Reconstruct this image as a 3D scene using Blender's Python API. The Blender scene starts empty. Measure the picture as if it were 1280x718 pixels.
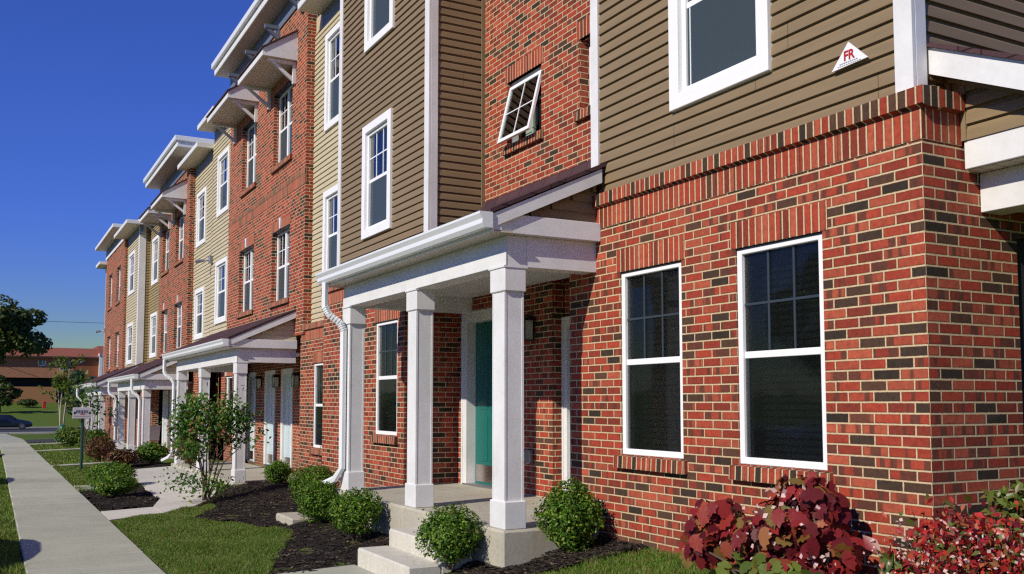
import bpy, math, random
import numpy as np
from mathutils import Vector, Matrix

random.seed(7); rng = np.random.default_rng(7)
S = bpy.context.scene
col = S.collection
ZO = 1.68            # heights below are measured from the photographer's eye; ZO lifts them so the pavement is z = 0

# ------------------------------------------------------------------ camera
cam = bpy.data.cameras.new('camera'); co = bpy.data.objects.new('camera', cam); col.objects.link(co)
YAW, PIT, F = 0.499049, 0.07069797, 1208.26
fw = Vector((-math.cos(YAW)*math.cos(PIT), math.sin(YAW)*math.cos(PIT), math.sin(PIT)))
rt = Vector((math.sin(YAW), math.cos(YAW), 0)); up = rt.cross(fw)
co.matrix_world = Matrix(((rt.x, up.x, -fw.x, 3.824), (rt.y, up.y, -fw.y, -4.88), (rt.z, up.z, -fw.z, ZO), (0, 0, 0, 1)))
cam.sensor_width = 36; cam.lens = F/1280*36; cam.shift_y = 58.4/1280; cam.clip_start = .05; cam.clip_end = 2000
S.camera = co
# ------------------------------------------------------------------ light
SUN_AZ, SUN_EL = math.radians(17), math.radians(33)      # azimuth measured from -Y toward +X
sd = Vector((math.sin(SUN_AZ)*math.cos(SUN_EL), -math.cos(SUN_AZ)*math.cos(SUN_EL), math.sin(SUN_EL)))
W = bpy.data.worlds.new('World'); S.world = W; W.use_nodes = True
nt = W.node_tree; bg = nt.nodes['Background']
sky = nt.nodes.new('ShaderNodeTexSky'); sky.sky_type = 'NISHITA'; sky.sun_disc = False
sky.sun_elevation = SUN_EL; sky.sun_rotation = math.pi - SUN_AZ
sky.air_density = 1.15; sky.dust_density = 0.15; sky.ozone_density = 5.5; sky.altitude = 300
# deepen the clear blue part of the sky only; the pale part near the sun stays neutral
sx = nt.nodes.new('ShaderNodeSeparateColor'); nt.links.new(sky.outputs[0], sx.inputs[0])
dv = nt.nodes.new('ShaderNodeMath'); dv.operation = 'DIVIDE'; nt.links.new(sx.outputs[0], dv.inputs[0]); nt.links.new(sx.outputs[2], dv.inputs[1])
mr = nt.nodes.new('ShaderNodeMapRange'); nt.links.new(dv.outputs[0], mr.inputs[0])
for i_, v_ in enumerate((.80, .36, 0, 1)): mr.inputs[i_+1].default_value = v_
tm = nt.nodes.new('ShaderNodeMix'); tm.data_type = 'RGBA'; tm.inputs[6].default_value = (.70, .80, .75, 1); tm.inputs[7].default_value = (.47, .63, 1.50, 1); nt.links.new(mr.outputs[0], tm.inputs[0])
vm = nt.nodes.new('ShaderNodeVectorMath'); vm.operation = 'MULTIPLY'; nt.links.new(tm.outputs[2], vm.inputs[1])
nt.links.new(sky.outputs[0], vm.inputs[0]); nt.links.new(vm.outputs[0], bg.inputs[0]); bg.inputs[1].default_value = 0.080
sl = bpy.data.lights.new('sun', 'SUN'); sl.energy = 4.6; sl.angle = math.radians(.55); sl.color = (1, .925, .78)
so = bpy.data.objects.new('sun', sl); col.objects.link(so); so.rotation_euler = sd.to_track_quat('Z', 'Y').to_euler()
S.view_settings.view_transform = 'Standard'; S.view_settings.look = 'None'; S.view_settings.exposure = 0.0; S.view_settings.gamma = 1
S.view_settings.use_curve_mapping = False
S.cycles.use_denoising = False; S.cycles.adaptive_threshold = .006; S.cycles.filter_width = 1.3; S.cycles.sample_clamp_indirect = 4; S.cycles.max_bounces = 6; S.cycles.transparent_max_bounces = 8

# ------------------------------------------------------------------ materials
def mat(name, base=(.5, .5, .5), rough=.6, spec=.5, metal=0, coat=0):
    m = bpy.data.materials.new(name); m.use_nodes = True
    b = m.node_tree.nodes['Principled BSDF']
    b.inputs['Base Color'].default_value = (*base, 1); b.inputs['Roughness'].default_value = rough
    b.inputs['Specular IOR Level'].default_value = spec; b.inputs['Metallic'].default_value = metal
    b.inputs['Coat Weight'].default_value = coat
    return m
class NB:
    def __init__(s, m): s.m = m; s.t = m.node_tree; s.b = s.t.nodes['Principled BSDF']
    def n(s, t, **k):
        x = s.t.nodes.new(t)
        for a, v in k.items(): setattr(x, a, v)
        return x
    def l(s, a, b): s.t.links.new(a, b)
    def math(s, op, a, b=None, c=None, clamp=False):
        x = s.n('ShaderNodeMath', operation=op); x.use_clamp = clamp
        for i, v in enumerate((a, b, c)):
            if v is None: continue
            if isinstance(v, (int, float)): x.inputs[i].default_value = v
            else: s.l(v, x.inputs[i])
        return x.outputs[0]
    def mix(s, f, a, b):
        x = s.n('ShaderNodeMix', data_type='RGBA')
        for i, v in ((0, f), (6, a), (7, b)):
            if isinstance(v, (int, float)): x.inputs[i].default_value = v
            elif isinstance(v, tuple): x.inputs[i].default_value = (*v, 1)
            else: s.l(v, x.inputs[i])
        return x.outputs[2]
    def noise(s, vec, scale, detail=3, rough=.55, dim='3D'):
        x = s.n('ShaderNodeTexNoise', noise_dimensions=dim); x.inputs['Scale'].default_value = scale
        x.inputs['Detail'].default_value = detail; x.inputs['Roughness'].default_value = rough
        if vec is not None: s.l(vec, x.inputs['Vector'])
        return x.outputs[0]
    def ramp(s, f, stops, interp='LINEAR'):
        x = s.n('ShaderNodeValToRGB'); cr = x.color_ramp; cr.interpolation = interp
        while len(cr.elements) < len(stops): cr.elements.new(.5)
        for e, (p, c) in zip(cr.elements, stops): e.position = p; e.color = (*c, 1)
        s.l(f, x.inputs[0]); return x.outputs[0]
    def map(s, f, a, b, c, d):
        x = s.n('ShaderNodeMapRange'); s.l(f, x.inputs[0])
        for i, v in enumerate((a, b, c, d)): x.inputs[i+1].default_value = v
        return x.outputs[0]
    def pos(s): return s.n('ShaderNodeNewGeometry').outputs['Position']
    def uv(s): return s.n('ShaderNodeUVMap', uv_map='UVMap').outputs[0]
    def bump(s, h, strength=.5, dist=.01):
        x = s.n('ShaderNodeBump'); x.inputs['Strength'].default_value = strength; x.inputs['Distance'].default_value = dist
        s.l(h, x.inputs['Height']); s.l(x.outputs[0], s.b.inputs['Normal'])

def brick_mat(name, w=.2032, h=.0677, stagger=True, dark=.15, patch=.25, seed=0., m=.0112, flash=.62):
    M = mat(name, rough=.85, spec=.25); B = NB(M)
    sp = B.n('ShaderNodeSeparateXYZ'); B.l(B.uv(), sp.inputs[0]); u, v = sp.outputs[0], sp.outputs[1]
    vr = B.math('DIVIDE', v, h); row = B.math('FLOOR', vr)
    off = B.math('MULTIPLY', B.math('FLOORED_MODULO', row, 2), .5) if stagger else 0.0
    cu = B.math('ADD', B.math('DIVIDE', u, w), off); c = B.math('FLOOR', cu)
    fu = B.math('MULTIPLY', B.math('FRACT', cu), w); fv = B.math('MULTIPLY', B.math('FRACT', vr), h)
    dd = B.math('MINIMUM', B.math('MINIMUM', fu, B.math('SUBTRACT', w, fu)), B.math('MINIMUM', fv, B.math('SUBTRACT', h, fv)))
    wob = B.math('MULTIPLY', B.math('SUBTRACT', B.noise(B.uv(), 45, 3), .5), .006)
    dd = B.math('ADD', dd, wob)
    mask = B.map(dd, m/2-.0012, m/2+.0014, 0, 1)                    # 1 = brick
    cb = B.n('ShaderNodeCombineXYZ'); B.l(c, cb.inputs[0]); B.l(row, cb.inputs[1]); cb.inputs[2].default_value = seed
    wn = B.n('ShaderNodeTexWhiteNoise', noise_dimensions='3D'); B.l(cb.outputs[0], wn.inputs['Vector'])
    sc = B.n('ShaderNodeSeparateColor'); B.l(wn.outputs['Color'], sc.inputs[0]); r1, r2, r3 = sc.outputs
    red = B.ramp(r1, [(0, (.18, .032, .018)), (.25, (.28, .041, .022)), (.55, (.37, .052, .026)), (.8, (.32, .07, .037)), (1, (.43, .09, .046))])
    # kiln-flashed bricks: parts of the brick go dark along its length
    cmb = B.n('ShaderNodeCombineXYZ'); B.l(B.math('MULTIPLY', cu, 2.1), cmb.inputs[0]); B.l(B.math('MULTIPLY', row, 7.31), cmb.inputs[1]); cmb.inputs[2].default_value = seed
    fl = B.map(B.noise(cmb.outputs[0], 1.0, 1), .50, .55, 0, 1)
    flsel = B.math('LESS_THAN', r3, flash)
    flash_f = B.math('MULTIPLY', B.math('MULTIPLY', fl, flsel), .8)
    drk = B.ramp(sc.outputs[0], [(0, (.026, .020, .014)), (.35, (.055, .034, .022)), (.7, (.10, .045, .026)), (1, (.036, .027, .019))])
    mp = B.n('ShaderNodeMapping'); B.l(cb.outputs[0], mp.inputs[0]); mp.inputs['Scale'].default_value = (.17, .1, 1)
    pt = B.map(B.noise(mp.outputs[0], 1.0, 2), .52, .72, 0, patch)
    dth = B.math('ADD', pt, dark); isd = B.math('LESS_THAN', r2, dth)
    c1 = B.mix(flash_f, red, (.075, .036, .024))
    c1 = B.mix(isd, c1, drk)
    tone = B.map(B.noise(B.uv(), 26, 5, .75), .25, .75, .62, 1.34)
    hv = B.n('ShaderNodeHueSaturation'); B.l(c1, hv.inputs['Color']); B.l(tone, hv.inputs['Value']); c1 = hv.outputs[0]
    mort = B.mix(B.noise(B.uv(), 30, 3), (.46, .34, .18), (.66, .52, .33))
    big = B.noise(B.uv(), 1.3, 3)
    rim = B.map(dd, m/2+.001, m/2+.009, .75, 0); c1 = B.mix(B.math('MULTIPLY', rim, B.map(B.noise(B.uv(), 9, 3), .4, .6, .2, 1)), c1, (.07, .02, .015))
    full = B.mix(mask, mort, c1)
    # light lime bloom in patches
    bl = B.math('MULTIPLY', B.map(B.noise(B.uv(), 2.3, 5, .7), .62, .85, 0, .12), 1)
    full = B.mix(bl, full, (.5, .42, .36))
    sp2 = B.n('ShaderNodeSeparateXYZ'); B.l(B.pos(), sp2.inputs[0])
    spl = B.math('MULTIPLY', B.map(B.math('ADD', sp2.outputs[2], B.math('MULTIPLY', B.noise(B.uv(), 5, 4), .35)), .55, .85, .5, 0), B.map(B.noise(B.uv(), 14, 3), .4, .6, .3, 1))
    full = B.mix(spl, full, (.16, .10, .06))
    run = B.n('ShaderNodeMapping'); B.l(B.uv(), run.inputs[0]); run.inputs['Scale'].default_value = (2.6, .35, 1)
    full = B.mix(B.map(B.noise(run.outputs[0], 2.0, 5, .6), .55, .8, 0, .22), full, (.12, .06, .04))
    B.l(full, B.b.inputs['Base Color'])
    hgt = B.math('ADD', mask, B.math('MULTIPLY', B.noise(B.uv(), 160, 2), .25))
    B.bump(hgt, .7, .006)
    return M
BR = brick_mat('brick_running')
BRU = brick_mat('brick_upper', dark=.05, patch=.62, seed=3, flash=.35)
BRF = brick_mat('brick_far', dark=.14, patch=.25, seed=5, m=.0105, flash=.5)
BS = brick_mat('brick_soldier', w=.0677, h=.4, stagger=False, dark=.08, patch=.1, seed=9, flash=.15, m=.013)
BRL = brick_mat('brick_rowlock', w=.0677, h=.4, stagger=False, dark=.42, patch=.1, seed=11, flash=.3, m=.013)

def siding_mat(name, base, seed=0):
    M = mat(name, base, rough=.55, spec=.35); B = NB(M)
    mp = B.n('ShaderNodeMapping'); B.l(B.pos(), mp.inputs[0]); mp.inputs['Scale'].default_value = (.5, .5, 5)
    sp = B.n('ShaderNodeSeparateXYZ'); B.l(B.pos(), sp.inputs[0]); row = B.math('FLOOR', B.math('DIVIDE', B.math('SUBTRACT', sp.outputs[2], 1.89+1.68), .1016))
    wn = B.n('ShaderNodeTexWhiteNoise', noise_dimensions='1D'); B.l(B.math('FLOOR', B.math('DIVIDE', row, 2)), wn.inputs['W'])
    seam = B.math('LESS_THAN', B.math('ABSOLUTE', B.math('SUBTRACT', B.math('FRACT', B.math('ADD', B.math('DIVIDE', B.math('ADD', sp.outputs[0], sp.outputs[1]), 3.66), wn.outputs[0])), .5)), .0007)
    f = B.math('MULTIPLY', B.map(B.noise(mp.outputs[0], 3, 4), .3, .7, .9, 1.08), B.map(seam, 0, 1, 1, .35))
    hv = B.n('ShaderNodeHueSaturation'); hv.inputs['Color'].default_value = (*base, 1); B.l(f, hv.inputs['Value'])
    B.l(hv.outputs[0], B.b.inputs['Base Color'])
    mp2 = B.n('ShaderNodeMapping'); B.l(B.pos(), mp2.inputs[0]); mp2.inputs['Scale'].default_value = (6, 6, 90)
    B.bump(B.noise(mp2.outputs[0], 3, 3), .12, .004)
    return M
TAUPE = siding_mat('taupe_siding', (.228, .163, .090)); BEIGE = siding_mat('beige_siding', (.52, .45, .30)); TAN = siding_mat('tan_siding', (.31, .235, .11))
def white_mat(name, v=.74, grime=.1, tint=(1, 1, 1)):
    M = mat(name, rough=.45, spec=.4); B = NB(M)
    f = B.noise(B.pos(), 2.6, 5, .65); f2 = B.noise(B.pos(), 24, 3)
    a = (v*tint[0], v*tint[1], v*tint[2]); b = (v*.80*tint[0], v*.79*tint[1], v*.76*tint[2])
    B.l(B.mix(B.math('MULTIPLY', B.map(B.math('ADD', f, B.math('MULTIPLY', f2, .3)), .5, .95, 0, 1), grime*6, clamp=True), a, b), B.b.inputs['Base Color'])
    B.bump(f2, .06, .004)
    return M
WHITE = white_mat('white_paint', grime=.14); VINYL = white_mat('white_vinyl', .82, .03)
METALW = mat('white_gutter', (.74, .76, .77), .3, .5)
FRIEZE = mat('grey_frieze_shaded', (.13, .16, .22), .5)  # grey paint, with the blue shade under the eaves mixed into its colour
SOFFIT = mat('cream_soffit', (.55, .50, .40), .6)
def grooved(name, base, scale, axis=0):
    M = mat(name, base, .55); B = NB(M); sp = B.n('ShaderNodeSeparateXYZ'); B.l(B.pos(), sp.inputs[0])
    g = B.map(B.math('ABSOLUTE', B.math('SUBTRACT', B.math('FRACT', B.math('MULTIPLY', sp.outputs[axis], scale)), .5)), .42, .48, 0, 1)
    B.l(B.mix(g, base, tuple(c*.55 for c in base)), B.b.inputs['Base Color']); B.bump(g, -.4, .006) if False else None
    return M
SOFFITG = grooved('ribbed_soffit', (.56, .50, .40), 10)
def shingle_mat(name, a, b):
    M = mat(name, rough=.95, spec=.1); B = NB(M)
    br = B.n('ShaderNodeTexBrick'); br.offset = .5; br.inputs['Scale'].default_value = 1
    br.inputs['Brick Width'].default_value = .3; br.inputs['Row Height'].default_value = .13; br.inputs['Mortar Size'].default_value = .006
    br.inputs['Color1'].default_value = (*a, 1); br.inputs['Color2'].default_value = (*b, 1); br.inputs['Mortar'].default_value = (a[0]*.35, a[1]*.35, a[2]*.35, 1)
    B.l(B.uv(), br.inputs['Vector']); g = B.map(B.noise(B.pos(), 240, 2), .3, .7, .65, 1.35)
    hv = B.n('ShaderNodeHueSaturation'); B.l(br.outputs[0], hv.inputs['Color']); B.l(g, hv.inputs['Value']); B.l(hv.outputs[0], B.b.inputs['Base Color'])
    B.bump(br.outputs[1], -.5, .006)
    return M
SHING = shingle_mat('dark_shingles', (.085, .045, .05), (.055, .033, .04)); REDSH = shingle_mat('red_shingles', (.30, .105, .07), (.24, .085, .06))
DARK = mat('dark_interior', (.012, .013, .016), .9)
def glass_mat(name, refl=.12, tint=(.8, .85, .85)):
    M = bpy.data.materials.new(name); M.use_nodes = True; t = M.node_tree; t.nodes.clear()
    o = t.nodes.new('ShaderNodeOutputMaterial'); mx = t.nodes.new('ShaderNodeMixShader'); tr = t.nodes.new('ShaderNodeBsdfTransparent'); gl = t.nodes.new('ShaderNodeBsdfGlossy')
    fr = t.nodes.new('ShaderNodeFresnel'); fr.inputs[0].default_value = 1.5; ad = t.nodes.new('ShaderNodeMath'); ad.operation = 'ADD'; ad.inputs[1].default_value = refl; ad.use_clamp = True
    t.links.new(fr.outputs[0], ad.inputs[0]); t.links.new(ad.outputs[0], mx.inputs[0]); tr.inputs[0].default_value = (*tint, 1); gl.inputs['Roughness'].default_value = .015
    no = t.nodes.new('ShaderNodeTexNoise'); no.inputs['Scale'].default_value = 1.7; bp = t.nodes.new('ShaderNodeBump'); bp.inputs['Strength'].default_value = .05; bp.inputs['Distance'].default_value = .05
    t.links.new(no.outputs[0], bp.inputs['Height']); t.links.new(bp.outputs[0], gl.inputs['Normal'])
    t.links.new(tr.outputs[0], mx.inputs[1]); t.links.new(gl.outputs[0], mx.inputs[2]); t.links.new(mx.outputs[0], o.inputs[0]); return M
GLASS = glass_mat('window_glass', .14)
def screen_mat(name, base, a, refl, tint=(.72, .75, .78)):
    M = glass_mat(name, refl, tint); t = M.node_tree; o = t.nodes['Material Output']; prev = o.inputs[0].links[0].from_socket
    d = t.nodes.new('ShaderNodeBsdfDiffuse'); d.inputs[0].default_value = (*base, 1); mx = t.nodes.new('ShaderNodeMixShader'); mx.inputs[0].default_value = a
    t.links.new(prev, mx.inputs[1]); t.links.new(d.outputs[0], mx.inputs[2]); t.links.new(mx.outputs[0], o.inputs[0]); return M
SCREEN = screen_mat('screened_glass', (.020, .024, .024), .13, -.035, (.86, .87, .88)); LOWG = screen_mat('grey_screen', (.075, .10, .105), .55, .05)
BLIND = mat('blind_slats', (.30, .34, .30), .6); CURT = mat('curtain_reflection', (.55, .62, .50), .8); BLINDD = mat('dim_blind', (.10, .13, .105), .7)
MUNTD = mat('screened_grille', (.034, .046, .058), .4); MUNT = mat('grille_bars', (.75, .80, .86), .4)
TEAL = mat('teal_door_paint', (.006, .125, .105), .35); PALE = mat('pale_door_paint', (.50, .60, .64), .4); BRASS = mat('kick_plate', (.7, .6, .55), .25, metal=1)
BLACK = mat('black_plastic', (.02, .02, .02), .4); GREYM = mat('grey_metal', (.28, .29, .30), .4, metal=.7); LAMPG = mat('lamp_glass', (.55, .58, .52), .15)
def concrete_mat(name, base, stain=.5, warm=(.40, .30, .16)):
    M = mat(name, rough=.85, spec=.25); B = NB(M)
    ri = B.n('ShaderNodeNewGeometry').outputs['Random Per Island']
    f = B.noise(B.pos(), 1.4, 6, .65); f2 = B.noise(B.pos(), 35, 4, .7)
    mp = B.n('ShaderNodeMapping'); B.l(B.pos(), mp.inputs[0]); mp.inputs['Scale'].default_value = (3, 3, .5)
    f3 = B.noise(mp.outputs[0], 2.2, 4)
    c = B.mix(B.map(f, .3, .7, 0, 1), base, tuple(x*.80 for x in base))
    c = B.mix(B.math('MULTIPLY', B.map(f3, .55, .75, 0, 1), stain), c, warm)
    vo = B.n('ShaderNodeTexVoronoi', feature='DISTANCE_TO_EDGE'); vo.inputs['Scale'].default_value = .55
    wp = B.n('ShaderNodeVectorMath', operation='ADD'); nz = B.n('ShaderNodeTexNoise'); nz.inputs['Scale'].default_value = 3; nz.inputs['Detail'].default_value = 5; B.l(B.pos(), nz.inputs['Vector']); B.l(B.pos(), wp.inputs[0]); B.l(nz.outputs['Color'], wp.inputs[1]); B.l(wp.outputs[0], vo.inputs['Vector'])
    crack = B.math('MULTIPLY', B.map(vo.outputs['Distance'], .0, .006, 1, 0), B.map(B.noise(B.pos(), .5, 2), .5, .6, 0, .5))
    bm_ = B.n('ShaderNodeMapping'); B.l(B.pos(), bm_.inputs[0]); bm_.inputs['Scale'].default_value = (9, .5, 1)
    c = B.mix(B.map(B.noise(bm_.outputs[0], 1.0, 5, .7), .35, .7, 0, .42), c, tuple(x*.66 for x in base))
    c = B.mix(crack, c, (.08, .07, .055))
    c = B.mix(B.map(B.noise(B.pos(), 7, 6, .75), .58, .78, 0, .35), c, tuple(x*.55 for x in base))
    v = B.math('MULTIPLY', B.map(f2, .3, .7, .88, 1.1), B.map(ri, 0, 1, .86, 1.07))
    hv = B.n('ShaderNodeHueSaturation'); B.l(c, hv.inputs['Color']); B.l(v, hv.inputs['Value']); B.l(hv.outputs[0], B.b.inputs['Base Color'])
    B.bump(f2, .35, .004); return M
CONC = concrete_mat('sidewalk_concrete', (.45, .455, .355), .10); STEPC = concrete_mat('step_concrete', (.66, .63, .54), .35, (.46, .38, .24)); SLABC = concrete_mat('slab_concrete', (.50, .47, .38), .75, (.40, .29, .14))
ASPH = concrete_mat('asphalt', (.055, .057, .062), 0); KERBC = concrete_mat('kerb_concrete', (.42, .40, .36), .1)
def lawn_mat():
    M = mat('lawn_turf', rough=.95, spec=.1); B = NB(M)
    f = B.noise(B.pos(), 1.1, 6, .7); f2 = B.noise(B.pos(), 38, 4, .75)
    c = B.ramp(f2, [(.25, (.03, .05, .01)), (.45, (.07, .12, .016)), (.6, (.115, .175, .026)), (.8, (.18, .20, .06))])
    c = B.mix(B.map(f, .5, .75, 0, .55), c, (.13, .095, .035)); B.l(c, B.b.inputs['Base Color']); B.bump(f2, .9, .03); return M
LAWN = lawn_mat()
def mulch_mat():
    M = mat('bark_mulch', rough=.95, spec=.15); B = NB(M)
    v = B.n('ShaderNodeTexVoronoi'); v.inputs['Scale'].default_value = 48; B.l(B.pos(), v.inputs['Vector'])
    c = B.ramp(B.noise(B.pos(), 60, 5, .8), [(.3, (.006, .005, .004)), (.55, (.022, .017, .014)), (.8, (.06, .042, .03))]); B.l(c, B.b.inputs['Base Color']); B.bump(v.outputs[0], .9, .02); return M
MULCH = mulch_mat()
def island_mat(name, stops, rough=.5, trans=.25, spec=.3):
    M = mat(name, rough=rough, spec=spec); B = NB(M)
    g = B.n('ShaderNodeNewGeometry'); c = B.ramp(g.outputs['Random Per Island'], stops)
    B.l(c, B.b.inputs['Base Color'])
    if trans:
        tl = B.n('ShaderNodeBsdfTranslucent'); B.l(c, tl.inputs[0]); mx = B.n('ShaderNodeMixShader'); mx.inputs[0].default_value = trans
        out = B.t.nodes['Material Output']; B.l(B.b.outputs[0], mx.inputs[1]); B.l(tl.outputs[0], mx.inputs[2]); B.l(mx.outputs[0], out.inputs[0])
    return M
CHIP = island_mat('mulch_chips', [(0, (.007, .006, .005)), (.6, (.03, .022, .017)), (.92, (.07, .05, .035)), (1, (.2, .14, .09))], .9, 0)
GRASS = island_mat('grass_blades', [(0, (.055, .13, .012)), (.4, (.10, .20, .016)), (.7, (.17, .26, .03)), (.86, (.24, .22, .07)), (1, (.33, .24, .12))], .6, .3)
BOXL = island_mat('boxwood_leaves', [(0, (.025, .075, .006)), (.45, (.07, .16, .010)), (.8, (.14, .27, .016)), (.95, (.26, .37, .05)), (1, (.30, .20, .08))], .5, .35, .3)
SAPL = island_mat('sapling_leaves', [(0, (.025, .08, .010)), (.5, (.06, .16, .018)), (.85, (.13, .24, .03)), (.96, (.22, .22, .04)), (1, (.35, .14, .05))], .5, .35, .3)
TREEL = island_mat('oak_leaves', [(0, (.02, .04, .008)), (.5, (.045, .085, .014)), (.85, (.10, .13, .022)), (1, (.17, .14, .03))], .5, .25)
EVERL = island_mat('evergreen_needles', [(0, (.01, .03, .015)), (.6, (.022, .06, .028)), (1, (.05, .10, .04))], .6, .1)
BIRCHL = island_mat('birch_leaves', [(0, (.05, .10, .015)), (.6, (.10, .17, .02)), (1, (.2, .24, .03))], .5, .3)
MAROON = island_mat('maroon_leaves', [(0, (.08, .008, .013)), (.3, (.17, .015, .020)), (.62, (.34, .028, .028)), (.76, (.26, .07, .025)), (.84, (.12, .13, .02)), (.91, (.36, .16, .06)), (1, (.56, .045, .035))], .5, .35, .3)
GREENOAK = island_mat('green_lobed_leaves', [(0, (.06, .10, .012)), (.5, (.13, .18, .025)), (.8, (.16, .10, .025)), (1, (.16, .26, .03))], .4, .3, .4)
SCARL = island_mat('scarlet_leaves', [(0, (.10, .008, .010)), (.35, (.32, .018, .018)), (.62, (.52, .035, .025)), (.76, (.42, .14, .06)), (.88, (.05, .09, .012)), (1, (.14, .18, .03))], .35, .3, .5)
FLOW = island_mat('pink_blossom', [(0, (.55, .32, .30)), (.6, (.7, .5, .46)), (1, (.62, .45, .42))], .6, .2)
RUSTL = island_mat('rust_leaves', [(0, (.05, .02, .01)), (.5, (.14, .05, .02)), (.8, (.09, .09, .02)), (1, (.24, .07, .03))], .5, .2)
BARK = mat('bark', (.09, .065, .045), .9); PALEB = mat('pale_bark', (.35, .30, .24), .8)
CARM = mat('car_paint_dark', (.006, .012, .022), .22, .6, .2, 1); CARS = mat('car_paint_silver', (.35, .36, .38), .28, .5, .6, 1); CARR = mat('car_paint_red', (.22, .015, .015), .25, .5, .2, 1)
CGL = mat('car_glass', (.012, .016, .02), .05, .8); TYRE = mat('tyre_rubber', (.015, .015, .015), .8); RIM = mat('alloy_rim', (.5, .5, .52), .3, metal=1)
HL = mat('headlight_lens', (.7, .72, .75), .08); SGREEN = mat('green_post_paint', (.008, .045, .03), .45); PLATE = mat('sign_plate', (.52, .50, .52), .5)
SBLUE = mat('sign_blue', (.05, .07, .16), .5); SRED = mat('sign_red', (.42, .015, .02), .5); SIGNW = mat('sign_white', (.80, .80, .82), .4); SGREY = mat('sign_grey', (.25, .25, .27), .5); SPINK = mat('sign_pink', (.40, .22, .26), .5)
BAGG = mat('green_bag', (.006, .085, .055), .4); FARBR = brick_mat('far_brick', dark=.0, patch=.05, seed=21, flash=.1); FARTAN = mat('tan_stucco', (.36, .17, .065), .9); FARWD = siding_mat('rust_siding', (.25, .075, .03))
MATM = mat('coir_mat', (.16, .085, .04), .95); REDB = mat('red_enamel', (.45, .03, .02), .5)

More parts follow.
